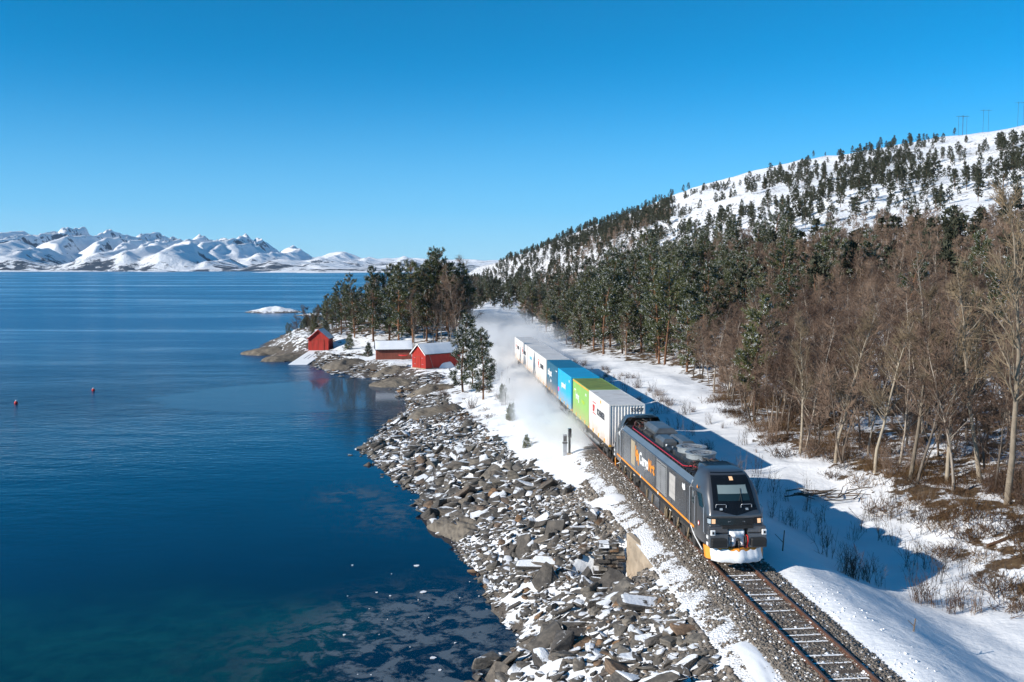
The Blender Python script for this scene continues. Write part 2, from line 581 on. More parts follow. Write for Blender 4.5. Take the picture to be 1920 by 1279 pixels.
def xc(Y):
    """track centre line: straight past the train, then swinging right"""
    Y = np.asarray(Y, float)
    x1 = 11.0 - KX * (Y - 30.3)
    q = np.clip(Y - 145.0, 0, None)
    x2 = x1 + np.where(q < 260, 0.00023 * q * q, 0.00023 * 260 * 260 + 0.0865 * (q - 260))
    return x2 - 0.07 * np.clip(Y - 560, 0, None)

def zr(Y):
    """height of the rail heads"""
    Y = np.asarray(Y, float)
    return 0.12 - 0.006 * (np.clip(Y, 0, 170) - 42.0)

shore_px = [(905, 1400), (912, 1279), (945, 1217), (962, 1192), (932, 1172), (920, 1149), (900, 1085), (868, 1056), (830, 1000), (790, 966), (775, 940),
            (752, 909), (702, 874), (668, 840), (700, 812), (730, 790), (755, 765), (752, 742), (728, 722), (695, 712), (640, 706), (612, 696), (575, 686),
            (540, 680), (502, 670), (476, 661), (482, 647), (520, 629), (556, 613), (575, 606)]
shore = [at(x, y, SEA) for x, y in shore_px]
shore = [(4.0, -60.0), (1.5, 5.0)] + shore + [(-70, 318), (-62, 350), (-38, 365), (-26, 400), (-22, 480), (-30, 640), (-48, 900), (-90, 1500), (-130, 2600),
                                               (3000, 2600), (3000, -60)]
SH = np.array(shore)

def shore_dist(X, Y):
    """distance to the waterline, positive on land"""
    X = np.asarray(X, float); Y = np.asarray(Y, float)
    best = np.full(X.shape, 1e9); inside = np.zeros(X.shape, bool)
    n = len(SH)
    for i in range(n):
        x0, y0 = SH[i]; x1, y1 = SH[(i + 1) % n]
        dx, dy = x1 - x0, y1 - y0
        t = np.clip(((X - x0) * dx + (Y - y0) * dy) / (dx * dx + dy * dy), 0, 1)
        best = np.minimum(best, np.hypot(X - (x0 + t * dx), Y - (y0 + t * dy)))
        c = ((y0 > Y) != (y1 > Y)) & (X < (x1 - x0) * (Y - y0) / (y1 - y0 + 1e-12) + x0)
        inside ^= c
    return np.where(inside, best, -best)

SKY_PX = np.array([700, 800, 870, 940, 1000, 1060, 1110, 1200, 1300, 1400, 1500, 1600, 1700, 1780, 1850, 1920, 2100])
SKY_PY = np.array([506, 500, 492, 480, 466, 442, 424, 394, 356, 330, 311, 299, 290, 284, 280, 272, 258])
SKY_U = (SKY_PX - 960) / FPX
SKY_D = np.array([1900, 1700, 1500, 1400, 1300, 1200, 1130, 1050, 980, 900, 850, 800, 760, 730, 710, 690, 640.])

def height(X, Y):
    X = np.asarray(X, float); Y = np.asarray(Y, float)
    d = (X - xc(Y)) * 0.9963
    rl = zr(Y)
    a = shore_dist(X, Y)
    # left: from the track bed down to the water
    b = np.clip(-d - 2.2, 0, None)
    fr = np.clip(a, 0, None) / (np.clip(a, 0, None) + b + 1e-6)
    bank = SEA - 0.14 + (rl - 0.32 - SEA + 0.14) * fr ** 0.95
    bank = np.where(a < 0, SEA - 0.14 + 0.40 * a, bank)
    bank = np.maximum(bank, -12.0)
    wob = (fbm(X * 0.45, Y * 0.45, 5, 4) - 0.5) * 1.1 * sstep(0.0, 5.0, b) * sstep(-2, 3, a)
    knoll = 3.4 * np.exp(-((X + 40) / 22) ** 2 - ((Y - 235) / 42) ** 2) + 1.6 * np.exp(-((X + 46) / 11) ** 2 - ((Y - 196) / 12) ** 2) \
        + 2.2 * np.exp(-((X + 22) / 14) ** 2 - ((Y - 205) / 24) ** 2)
    knoll = knoll * sstep(0.5, 9.0, a)
    left = bank + wob + knoll
    wn_ = (X - 5.98) * -0.9675 + (Y - 49.3) * -0.2530      # in front of the concrete wall
    ws_ = (X - 5.98) * 0.2530 + (Y - 49.3) * -0.9675
    cut = sstep(-0.36, -0.30, wn_) * sstep(3.6, 1.6, wn_) * sstep(-1.3, -0.9, ws_) * sstep(4.6, 4.1, ws_)
    left = np.where(cut > 0, left * (1 - cut) + np.minimum(left, -3.35 + 0.38 * np.clip(ws_, 0, 4)) * cut, left)
    left = left + 0.24 * sstep(68, 78, Y) * sstep(-9, -5, d)      # drifted snow over the bed further on
    # right: snow shoulder, ditch, rising wood
    dd = np.clip(d, 0, 700)
    dep = 1.0 - 0.55 * sstep(56, 72, Y) - 0.15 * sstep(100, 140, Y)
    prof = np.interp(dd, [0, 1.55, 2.05, 3.0, 4.6, 8.0, 10.5, 14, 17.5, 22, 30, 48, 80, 150, 300], [-0.34, -0.34, -0.16, -0.10, -0.5, -2.0, -2.3, -1.9, -0.75, -0.2, 0.8, 2.8, 5, 9, 16])
    prof = np.where(dd < 22, np.where(dd > 3.6, -0.12 + (prof + 0.12) * (dep + (1 - dep) * sstep(16, 22, dd)), prof), prof)
    wobr = ((fbm(X * 0.16, Y * 0.16, 9, 3) - 0.5) * 1.1 + (fbm(X * 0.5, Y * 0.5, 21, 3) - 0.5) * 0.35) * sstep(4.5, 12, dd) * (0.7 + 1.6 * sstep(18, 40, dd))
    wobr += (fbm(X * 0.9, Y * 0.9, 41, 3) - 0.5) * 0.16 * sstep(2.8, 4, dd)
    right = rl + prof + wobr + 0.24 * sstep(68, 78, Y) * sstep(3.2, 2.0, dd)
    r = np.hypot(X, Y)
    u = np.clip(X / np.maximum(Y, 1.0), -0.6, 0.8)
    D = np.interp(u, SKY_U, SKY_D)
    hc = CAM_H + (505 - np.interp(u, SKY_U, SKY_PY)) / FPX * D
    q = np.clip((r - 130) / (D - 130), 0, 1.25)
    prof_h = np.where(q < 1, q ** 1.12, 1.0 - 0.35 * (q - 1))
    hill = np.clip(hc - 8, 0, None) * prof_h * sstep(6, 60, d)
    hill += ((fbm(X * 0.016, Y * 0.016, 3, 4) - 0.5) * 14) * sstep(200, 420, r) * sstep(10, 80, d) * (1 - 0.75 * sstep(0.8, 1.0, q))
    prof_cap = 8.0
    right = np.where(right > prof_cap, prof_cap + (right - prof_cap) * 0.15, right) + hill
    out = np.where(d < 0, left, right)
    for (px_, py_, rr, zz) in PADS:
        w = 1 - sstep(rr * 0.6, rr * 1.5, np.hypot(X - px_, Y - py_))
        out = out * (1 - w) + zz * w
    return out

BH1 = at(597, 657, -2.3); BH3 = at(797, 690, -2.3); BH2 = at(735, 674, -1.9)
PADS = [(BH1[0], BH1[1] + 2.5, 3.6, -2.45), (BH3[0] + 1.2, BH3[1] + 2.0, 4.6, -2.4), (BH2[0], BH2[1] + 1.4, 4.4, -2.0)]

def hz(x, y):
    return float(height(np.array([x]), np.array([y]))[0])

def lines(segs):
    out = [segs[0][0]]
    for a, b, s in segs:
        n = max(1, round((b - a) / s)); out += [a + (b - a) * (i + 1) / n for i in range(n)]
    return np.array(out)

gx = lines([(-130, -70, 3.0), (-70, -22, 0.9), (-22, 40, 0.45), (40, 90, 1.2), (90, 200, 5), (200, 1300, 14)])
gy = lines([(-40, 22, 4.0), (22, 100, 0.45), (100, 260, 0.9), (260, 420, 3), (420, 700, 8), (700, 2400, 22)])
GX, GY = np.meshgrid(gx, gy)
gX, gY = GX.ravel(), GY.ravel()
gZ = height(gX, gY)
gd = (gX - xc(gY)) * 0.9963
ga = shore_dist(gX, gY)
gr = np.hypot(gX, gY)
bare = np.zeros(len(gX)); veg = np.zeros(len(gX))
lm = gd < 0
bare[lm] = 0.20 * sstep(-3.4, -5.2, gd[lm]) + 0.35 * sstep(1.6, 0.2, ga[lm])
ptn = lm & (gY > 120)
bare[ptn] = 0.30 + 0.42 * sstep(11.0, 2.0, ga[ptn]) + 0.0
bare[ptn] *= sstep(-3.2, -7.0, gd[ptn])
bare[lm & (gY > 180) & (gX < -44)] += 0.08
kn = lm & (gY > 186) & (gY < 330) & (gX < -9)
bare[kn] += 0.34 * sstep(188, 200, gY[kn]) * sstep(8, 14, ga[kn])
veg[ptn] = sstep(6.0, 14.0, ga[ptn]) * 0.8
veg[lm & (gY > 75) & (gY < 120)] = 0.35
rm = gd >= 0
EDGE_Y = [20, 38, 50, 58, 64, 78, 100, 137, 155, 190, 400]
EDGE_D = [27, 23, 20.5, 17.5, 15.5, 14, 17, 21, 14.5, 11, 12]
BARE_D = [13, 13, 13.8, 15, 14.8, 14, 17, 21, 14.5, 11, 12]      # bare earth and heath reach further than the trees
edge = np.interp(gY, EDGE_Y, BARE_D)
bare[rm] = (0.06 + 0.48 * sstep(-1.5, 2.5, gd[rm] - edge[rm])) * sstep(5.0, 9.0, gd[rm])
bare[rm] -= 0.08 * sstep(12, 40, gd[rm] - edge[rm])
bare[rm & (gr > 230)] = 0.30
bare[rm & (gr > 260) & (gX / np.maximum(gY, 1) < 0.14)] = 0.44
bare[rm & (gd < edge - 2)] = 0.0
veg[rm] = sstep(-2, 2, gd[rm] - edge[rm])
nx, ny = len(gx), len(gy)
idx = np.arange(nx * ny).reshape(ny, nx)
GF = np.stack([idx[:-1, :-1], idx[:-1, 1:], idx[1:, 1:], idx[1:, :-1]], -1).reshape(-1, 4)
tag(link('ground', np_mesh('ground', np.stack([gX, gY, gZ], 1), GF, M['ground'], True, None, {'bare': bare, 'veg': veg})), kind='structure')

# the sea, one sheet out to the horizon
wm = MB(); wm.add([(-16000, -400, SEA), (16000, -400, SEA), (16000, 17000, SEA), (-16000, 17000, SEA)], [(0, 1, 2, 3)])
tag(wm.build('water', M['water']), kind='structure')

# far snow mountains across the fjord
def spur_range(name, y0, yc, y1, ny_, x0, x1, nx_, spurs, seed, mat, base_px, rough):
    """range built of lopsided spurs: broad sunny flanks to the left, steep shaded ones to the right"""
    xs = np.linspace(x0, x1, nx_); ys = np.linspace(y0, y1, ny_)
    X, Y = np.meshgrid(xs, ys)
    k = np.clip((Y - y0) / (yc - y0), 0, 1)
    env = np.where(Y < yc, k ** 0.7, 1 - 0.75 * (Y - yc) / (y1 - yc))
    wx = X + 700 * (fbm(X / 1500, Y / 1500, seed + 3, 3) - 0.5) + 160 * (fbm(X / 210, Y / 210, seed + 5, 3) - 0.5)
    z = base_px / FPX * yc * env * (0.6 + 0.8 * fbm(X / 1300, Y / 1300, seed, 3))
    for (pp, hp_, wl_px, wr_px, slant) in spurs:
        xp = (pp - 960) / FPX * yc; H = hp_ / FPX * yc + 15; WL = wl_px / FPX * yc; WR = wr_px / FPX * yc
        dxx = wx - (xp + slant * (yc - Y))
        c = np.where(dxx < 0, 1 + dxx / WL, 1 - dxx / WR)
        hh = H * (0.30 + 0.70 * env) * c * np.clip(k * 6, 0, 1)
        z = np.maximum(z, hh) + 0.12 * np.clip(hh, 0, None) * np.exp(-np.abs(z - hh) / (0.12 * H + 1)) * 0.5
    wq = 180 * (fbm(X / 380, Y / 380, seed + 21, 3) - 0.5)
    gul = 0
    for (sx_, sy_, am) in ((620.0, 1500.0, 1.0), (240.0, 700.0, 0.55), (105.0, 320.0, 0.28)):
        gul = gul + am * (1 - 2.2 * np.abs(vnoise((X + wq) / sx_ + Y / (sy_ * 1.6), Y / sy_, seed + int(sx_)) - 0.5))
    z = z + rough * (gul - 0.9) * np.clip(z / 240, 0, 1) * np.sin(np.pi * np.clip(k * 0.85 + 0.10, 0, 1)) ** 0.5
    z = z + 0.35 * rough * (fbm(X / 130, Y / 130, seed + 13, 4) - 0.5) * np.clip(z / 200, 0, 1)
    z = np.where(Y <= y0 + 1, -30, z) - 6
    i = np.arange(nx_ * ny_).reshape(ny_, nx_)
    F = np.stack([i[:-1, :-1], i[:-1, 1:], i[1:, 1:], i[1:, :-1]], -1).reshape(-1, 4)
    return tag(link(name, np_mesh(name, np.stack([X.ravel(), Y.ravel(), z.ravel()], 1), F, mat, True)), kind='structure')

SP1 = [(-160, 66, 300, 160, 0.1), (40, 70, 200, 110, 0.1), (140, 72, 70, 36, 0.12), (174, 80, 50, 40, 0.1), (232, 74, 60, 50, 0.15), (306, 71, 70, 36, 0.12), (326, 62, 40, 40, 0.15), (382, 64, 60, 46, 0.1), (420, 58, 40, 40, 0.1), (455, 66, 60, 44, 0.12), (480, 58, 40, 60, 0.1), (545, 42, 80, 60, 0.1), (640, 30, 110, 90, 0.1), (690, 20, 60, 60, 0.1), (755, 22, 60, 60, 0.1)]
spur_range('mountains', 9800, 13200, 15800, 150, -9500, 800, 460, SP1, 4, M['mountain'], 20, 70.0)
SP2 = [(-120, 58, 260, 120, 0.25), (30, 54, 120, 140, 0.30), (95, 40, 50, 70, 0.2), (225, 34, 90, 60, 0.2), (250, 42, 60, 60, 0.15), (340, 53, 80, 95, 0.22), (300, 48, 60, 70, 0.1), (430, 22, 60, 70, 0.2), (560, 20, 90, 110, 0.15), (640, 14, 60, 80, 0.1)]
spur_range('foothills', 7900, 9600, 11200, 110, -7600, 0, 360, SP2, 12, M['mountain'], 6, 48.0)

def islet(name, cx, cy, lx, ly, h, seed, mat, attrs=False, kind=None, nx_=60, ny_=30):
    xs = np.linspace(-1, 1, nx_); ys = np.linspace(-1, 1, ny_)
    X, Y = np.meshgrid(xs, ys)
    e = 1 - np.sqrt(X * X + Y * Y) * (1 + 0.35 * (fbm(X * 2.2 + seed, Y * 2.2, seed, 3) - 0.5))
    z = SEA + h * (np.clip(e, -0.4, 1) ** 1) * (0.55 + 0.9 * fbm(X * 4 + 3, Y * 4, seed + 2, 4))
    z = np.where(e < 0, SEA - 0.6, z)
    i = np.arange(nx_ * ny_).reshape(ny_, nx_)
    F = np.stack([i[:-1, :-1], i[:-1, 1:], i[1:, 1:], i[1:, :-1]], -1).reshape(-1, 4)
    V = np.stack([(cx + X * lx).ravel(), (cy + Y * ly).ravel(), z.ravel()], 1)
    at_ = {'bare': (0.25 + 0.55 * sstep(0.45, 0.0, (z - SEA) / h)).ravel() - 0.12 * (X.ravel() > 0), 'veg': np.zeros(V.shape[0])} if attrs else None
    return tag(link(name, np_mesh(name, V, F, mat, True, None, at_)), kind=kind)

for k, (pxa, pxb, yy, hh) in enumerate([(-60, 80, 6900, 22), (60, 210, 7000, 12), (255, 345, 7000, 12), (470, 770, 5200, 16), (560, 660, 4700, 9), (690, 800, 5600, 22)]):
    xa = (pxa - 960) / FPX * yy; xb = (pxb - 960) / FPX * yy
    islet('far_shore', (xa + xb) / 2, yy, (xb - xa) / 2, 160, hh * 1.2, 30 + k, M['farshore'], kind='structure')
c = at(512, 586, SEA)
islet('skerry', c[0], c[1] + 3, 12.5, 9.0, 2.3, 5, M['ground'], True, 'structure')
c = at(590, 592, SEA)
islet('skerry', c[0], c[1] + 2, 8.0, 4.0, 0.9, 8, M['ground'], True, 'structure', 40, 20)
# ------------------------------------------------------------------ railway
M['rail'] = pbr('rusty_rail', (0.13, 0.062, 0.04), 0.55, 0.2, 0.3, 3.0, 0.2, 40)
M['rail_top'] = pbr('worn_rail_head', (0.16, 0.10, 0.075), 0.4, 0.5, 0.2, 3.0)
M['sleeper'] = pbr('weathered_sleeper', (0.095, 0.072, 0.056), 0.85, 0, 0.35, 4.0, 0.5, 20)
M['concrete'] = pbr('weathered_concrete', (0.36, 0.29, 0.215), 0.85, 0, 0.25, 1.5, 0.6, 12, dirt=(0.16, 0.11, 0.075), dscale=1.6)

GAUGE = 1.62
def track_pt(Y, d, z):
    """point at distance d right of the centre line, z above the rail heads"""
    s = float(xc(Y + 0.5) - xc(Y - 0.5)); q = math.hypot(s, 1)
    return (float(xc(Y)) + d / q, Y - d * s / q, float(zr(Y)) + z)

# ballast bed: the shaped gravel bank the sleepers lie in
prof = [(-3.15, -0.62), (-2.5, -0.34), (-1.75, -0.19), (-0.9, -0.165), (0.9, -0.165), (1.5, -0.19), (1.95, -0.30), (2.3, -0.7)]
V = []
Ys = np.arange(18.0, 78.0, 1.0)
for Y in Ys:
    for d, z in prof:
        V.append(track_pt(Y, d, z))
k = len(prof)
i = np.arange(len(Ys) * k).reshape(len(Ys), k)
F = np.stack([i[:-1, :-1], i[:-1, 1:], i[1:, 1:], i[1:, :-1]], -1).reshape(-1, 4)
V = np.array(V)
mT = NT('ballast_gravel')
pp = mT.pos()
vor = mT.n('ShaderNodeTexVoronoi'); mT.l(pp, vor.inputs['Vector']); vor.inputs['Scale'].default_value = 11.0
sp = mT.n('ShaderNodeSeparateColor'); mT.l(vor.outputs['Color'], sp.inputs[0])
gc = mT.ramp(sp.outputs[0], [(0.0, (0.06, 0.05, 0.042)), (0.35, (0.13, 0.11, 0.092)), (0.7, (0.21, 0.18, 0.15)), (1.0, (0.27, 0.24, 0.21))])
fs = mT.sstep(0.55, 0.68, mT.math('ADD', mT.math('ADD', mT.noise(pp, 0.7, 6, 0.65), mT.math('MULTIPLY', mT.attr('outer'), 0.26)), mT.math('MULTIPLY', mT.math('SUBTRACT', sp.outputs[1], 0.5), 0.18)))
gc = mT.mix(mT.math('MULTIPLY', fs, 0.9), gc, SNOW)
mT.pbsdf(gc, 0.85, 0, mT.bump(vor.outputs['Distance'], 0.9, 0.06), 0.3)
tag(link('ballast_bed', np_mesh('ballast_bed', V, F, mT.mat, False, None, {'outer': np.tile([1, 0.9, 0.1, 0, 0, 0, 0, 0.2], len(Ys))})), kind='structure')

def stones(name, n, dens, rmin, rmax, mat, kind='stuff', ylo=27, yhi=70):
    """loose stones, one joined heap: every stone a small uneven eight-sided block"""
    base = np.array([(1, 0, 0), (-1, 0, 0), (0, 1, 0), (0, -1, 0), (0, 0, 1), (0, 0, -1)], float)
    tri = np.array([(0, 2, 4), (2, 1, 4), (1, 3, 4), (3, 0, 4), (2, 0, 5), (1, 2, 5), (3, 1, 5), (0, 3, 5)])
    Yv = ylo + (yhi - ylo) * rng.random(n) ** 1.35
    dv, zv, keep = dens(Yv)
    Yv, dv, zv = Yv[keep], dv[keep], zv[keep]
    n = len(Yv)
    s = xc(Yv + 0.5) - xc(Yv - 0.5); q = np.hypot(s, 1)
    cx = xc(Yv) + dv / q; cy = Yv - dv * s / q
    cz = zv
    r = rmin + (rmax - rmin) * rng.random(n) ** 2
    b = base[None] * (0.6 + 0.8 * rng.random((n, 6, 1)))
    an = rng.random((n, 3)) * 6.28
    ca, sa = np.cos(an), np.sin(an)
    x, y, z = b[..., 0], b[..., 1], b[..., 2]
    x, y = x * ca[:, :1] - y * sa[:, :1], x * sa[:, :1] + y * ca[:, :1]
    y, z = y * ca[:, 1:2] - z * sa[:, 1:2], y * sa[:, 1:2] + z * ca[:, 1:2]
    P = np.stack([x, y, z * 0.8], -1) * r[:, None, None] + np.stack([cx, cy, cz + r * 0.25], -1)[:, None, :]
    Fq = tri[None] + (np.arange(n) * 6)[:, None, None]
    me = np_mesh(name, P.reshape(-1, 3), Fq.reshape(-1, 3), mat, False, None, {'rnd': np.repeat(rng.random(n), 6)})
    return me

def bed_z(Y, d):
    return zr(Y) + np.interp(d, [p[0] for p in prof], [p[1] for p in prof])

def dens_bed(Y):
    d = rng.uniform(-3.1, 2.0, len(Y))
    X = xc(Y) + d
    keep = (d > -1.7) | (fbm(X * 1.3, Y * 1.3, 33, 3) > 0.40 + 0.24 * np.clip((-d - 1.6) / 0.9, 0, 1))
    inn = np.abs(d) < 0.78
    keep &= ~(inn & (rng.random(len(Y)) < 0.55))
    return d, bed_z(Y, d) - 0.03 * inn, keep
def dens_clean(Y):
    d = np.where(rng.random(len(Y)) < 0.55, rng.uniform(1.0, 2.0, len(Y)), rng.uniform(-2.0, -1.5, len(Y)))
    return d, bed_z(Y, d) + 0.01, np.ones(len(Y), bool)
tr = empty('railway_track', (0, 0, 0))
tag(tr, 'single rusty railway track with snowy sleepers running in front of the train', 'railway')
tag(link('ballast_stones', stones('ballast_stones', 42000, dens_bed, 0.035, 0.085, M['ballast_snowy'])), 'loose snow dusted gravel lying between and beside the rails', 'gravel', kind='stuff')
tag(link('clean_ballast_stones', stones('clean_ballast_stones', 16000, dens_clean, 0.04, 0.09, M['ballast'])), 'bare grey gravel shoulder along both sides of the track', 'gravel', kind='stuff')

rp = [(-0.075, -0.17), (0.075, -0.17), (0.075, -0.155), (0.012, -0.13), (0.012, -0.045), (0.036, -0.035), (0.036, 0.0), (-0.036, 0.0), (-0.036, -0.035), (-0.012, -0.045), (-0.012, -0.13), (-0.075, -0.155)]
for sd in (-1, 1):
    mb = MB()
    Yr = list(np.arange(18, 142, 2.0)); n = len(rp)
    vs = [track_pt(Y, sd * GAUGE / 2 + p[0], p[1]) for Y in Yr for p in rp]
    fs = []; ms = []
    for a in range(len(Yr) - 1):
        for b in range(n):
            fs.append((a * n + b, a * n + (b + 1) % n, (a + 1) * n + (b + 1) % n, (a + 1) * n + b))
    mb.add(vs, fs)
    mb.m = [1 if (j % n) == 6 else 0 for j in range(len(fs))]
    mb.build('rail', [M['rail'], M['rail_top']], tr)
smesh = []
for q in range(4):
    mb = MB(); w = 0.12 + 0.01 * q
    mb.cham(-1.28, 1.28, -w, w, -0.32, -0.145 - 0.006 * q, 0.02, 0)
    smesh.append(mb.mesh('sleeper', [M['sleeper']]))
    sm_ = MB()
smesh_snow = []
for q in range(3):      # snow left along one edge of a sleeper
    mb = MB()
    xs = np.linspace(-0.70, 0.70, 15)
    vs = []
    for x in xs:
        wv = 0.03 + 0.04 * R.random(); h = 0.008 + 0.02 * R.random()
        vs += [(x, 0.02 + 0.03 * R.random(), -0.15), (x, 0.02 + wv, -0.145 + h), (x, 0.16 + 0.05 * R.random(), -0.17)]
    fs = []
    for a in range(len(xs) - 1):
        fs += [(a * 3, a * 3 + 3, a * 3 + 4, a * 3 + 1), (a * 3 + 1, a * 3 + 4, a * 3 + 5, a * 3 + 2)]
    mb.add(vs, fs)
    smesh_snow.append(mb.mesh('snow_strip', [M['snow']], True))
Yq = 26.0
while Yq < 78:
    p = track_pt(Yq, 0, 0)
    o = link('sleeper', smesh[R.randrange(4)], tr)
    o.location = p; o.rotation_euler = (0, 0, TROT + R.uniform(-0.012, 0.012))
    if Yq < 46 and R.random() < 0.6:
        s_ = link('snow_strip', smesh_snow[R.randrange(3)], o)
        s_.scale = (1, R.uniform(0.7, 1.2), 1)
    Yq += 0.635

# ------------------------------------------------------------------ locomotive
M['loco_grey'] = pbr('loco_grey_paint', (0.068, 0.075, 0.086), 0.22, 0.45, 0.18, 0.6, 0.0, dirt=(0.12, 0.115, 0.11), dscale=0.35)
M['loco_front'] = pbr('loco_front_grey_paint', (0.17, 0.17, 0.175), 0.30, 0.75, 0.12, 0.8)
M['loco_sky_band'] = pbr('loco_roof_shoulder_sky_tint', (0.16, 0.20, 0.24), 0.38, 0.3, 0.12, 0.8)  # sky reflection on the shoulder, painted as a paler blue-grey than the body
M['loco_roof'] = pbr('loco_roof_dark', (0.028, 0.034, 0.042), 0.55, 0.2, 0.4, 1.6, 0.2, 14, dirt=(0.10, 0.09, 0.075), dscale=1.4)
M['loco_box'] = pbr('loco_roof_hood_grey', (0.12, 0.13, 0.14), 0.35, 0.3, 0.3, 1.4, 0, dirt=(0.15, 0.125, 0.10), dscale=1.6)
M['black'] = pbr('black_gloss', (0.008, 0.009, 0.011), 0.12, 0, 0.2, 2.0)
M['rubber'] = pbr('black_rubber', (0.018, 0.018, 0.018), 0.7, 0, 0.3, 4.0)
M['under'] = pbr('running_gear_grime', (0.045, 0.040, 0.036), 0.7, 0.1, 0.5, 3.0, 0.3, 20, dirt=(0.16, 0.13, 0.10), dscale=2.0)
M['tan'] = pbr('brown_dusty_hose', (0.22, 0.165, 0.10), 0.75, 0, 0.3, 5)
M['orange'] = pbr('orange_paint', (0.85, 0.30, 0.022), 0.5, 0, 0.12, 2.0)
M['white'] = pbr('white_paint', (0.80, 0.80, 0.79), 0.5, 0, 0.06, 2.0)
M['panel_pale'] = pbr('dusty_pale_filter', (0.42, 0.40, 0.375), 0.8, 0, 0.12, 3.0)
M['panel_beige'] = pbr('dusty_beige_filter', (0.36, 0.30, 0.21), 0.8, 0, 0.15, 3.0)
M['louvre'] = pbr('louvre_grey', (0.27, 0.27, 0.27), 0.6, 0.2, 0.2, 3.0)
M['steel'] = pbr('bright_steel', (0.42, 0.43, 0.45), 0.4, 0.6, 0.15, 4)
M['fan'] = pbr('pale_fan_housing', (0.27, 0.30, 0.32), 0.5, 0.2, 0.12, 3, dirt=(0.16, 0.16, 0.16))
M['red_cable'] = pbr('red_cable', (0.46, 0.022, 0.04), 0.45, 0, 0.1, 5)
M['insulator'] = pbr('brown_insulator', (0.11, 0.045, 0.038), 0.35, 0, 0.2, 5)
M['red'] = pbr('red_paint', (0.65, 0.025, 0.02), 0.5, 0, 0.1, 4)
M['yellow'] = pbr('yellow_ochre_paint', (0.72, 0.36, 0.05), 0.6, 0, 0.2, 3)
def m_glass():
    T = NT('tinted_glass'); T.pbsdf((0.012, 0.028, 0.035), 0.05, 0, None, 0.6); return T.mat
M['glass'] = m_glass()
M['blind'] = pbr('pale_sun_blind', (0.20, 0.255, 0.26), 0.5, 0, 0.05, 2)
def m_emit(name, col, st):
    T = NT(name); e = T.n('ShaderNodeEmission'); e.inputs[0].default_value = (*col, 1); e.inputs[1].default_value = st
    T.l(e.outputs[0], T.out.inputs['Surface']); return T.mat
M['lamp'] = m_emit('lit_warm_lamp', (1.0, 0.62, 0.38), 0.9)
M['lamp_lens'] = pbr('clear_lamp_lens', (0.45, 0.5, 0.53), 0.12, 0.3, 0.1, 5)

Y_LOCO = 41.6
LEN = 22.3
p = track_pt(Y_LOCO, 0, 0)
loco = empty('locomotive', p, TROT)
loco.rotation_euler = (-0.006, 0, TROT)
tag(loco, 'dark grey six-axle locomotive with orange stripe leading the freight train', 'locomotive')

def text_mesh(name, body, size, mat, bold=0.0, extrude=0.004, sx=1.0):
    cu = bpy.data.curves.new('lettering', 'FONT')
    cu.body = body; cu.size = size; cu.extrude = extrude; cu.offset = bold
    cu.align_x = 'LEFT'
    ob = bpy.data.objects.new('lettering', cu)
    COL.objects.link(ob)
    dg = bpy.context.evaluated_depsgraph_get()
    me = bpy.data.meshes.new_from_object(ob.evaluated_get(dg))
    bpy.data.objects.remove(ob)
    n = len(me.vertices); co = np.empty(n * 3, np.float32); me.vertices.foreach_get('co', co)
    co = co.reshape(-1, 3); co[:, 0] *= sx
    x1 = co[:, 0].max() if n else 0
    me.vertices.foreach_set('co', co.ravel())
    me.materials.clear(); me.materials.append(mat)
    me.update()
    return me, float(x1)

def put_side_text(me, parent, x, y, z, name='lettering'):
    """lettering on a left-hand side: reads towards the front (-y), upright, facing -x"""
    o = link(name, me, parent)
    o.matrix_local = Matrix(((0, 0, -1, x), (-1, 0, 0, y), (0, 1, 0, z), (0, 0, 0, 1)))
    return o

# body shell between the cabs
HW = 1.36
mb = MB()
pr = [(-HW + 0.03, 1.18), (HW - 0.03, 1.18), (HW, 1.3), (HW, 3.22), (1.12, 3.47), (1.02, 3.42), (-1.02, 3.42), (-1.12, 3.47), (-HW, 3.22), (-HW, 1.3)]
mb.prism(pr, 'y', 2.9, LEN - 2.9)
body = mb.build('body', M['loco_grey'], loco)
for sd in (-1, 1):
    mb = MB(); mb.add([(sd * (HW + 0.004), 2.95, 3.215), (sd * (HW + 0.004), LEN - 2.95, 3.215), (sd * 1.118, LEN - 2.95, 3.478), (sd * 1.118, 2.95, 3.478)], [(0, 1, 2, 3) if sd > 0 else (0, 3, 2, 1)])
    mb.build('roof_shoulder', M['loco_sky_band'], loco)  # overlay sheet carrying the painted sky reflection
# panel joints on the sides
for sd in (-1, 1):
    for y in (3.7, 6.6, 10.15, 12.6, 14.9, 16.6, 18.6):
        mb = MB(); mb.box(*sorted((sd * HW, sd * (HW + 0.006))), y - 0.012, y + 0.012, 1.45, 3.2); mb.build('panel_joint', M['rubber'], body)
# orange stripe, skirt
for sd in (-1, 1):
    mb = MB(); mb.box(*sorted((sd * (HW - 0.05), sd * (HW + 0.012))), 2.4, LEN - 1.6, 1.31, 1.41); mb.build('stripe', M['orange'], loco)
    mb = MB(); mb.box(*sorted((sd * (HW - 0.10), sd * (HW - 0.01))), 2.6, LEN - 2.6, 1.08, 1.29); mb.build('sill', M['rubber'], loco)
    for y in (9.3, 13.6):
        mb = MB(); mb.box(*sorted((sd * (HW + 0.012), sd * (HW + 0.02))), y, y + 0.16, 1.28, 1.44); mb.build('lifting_mark', M['white'], loco)

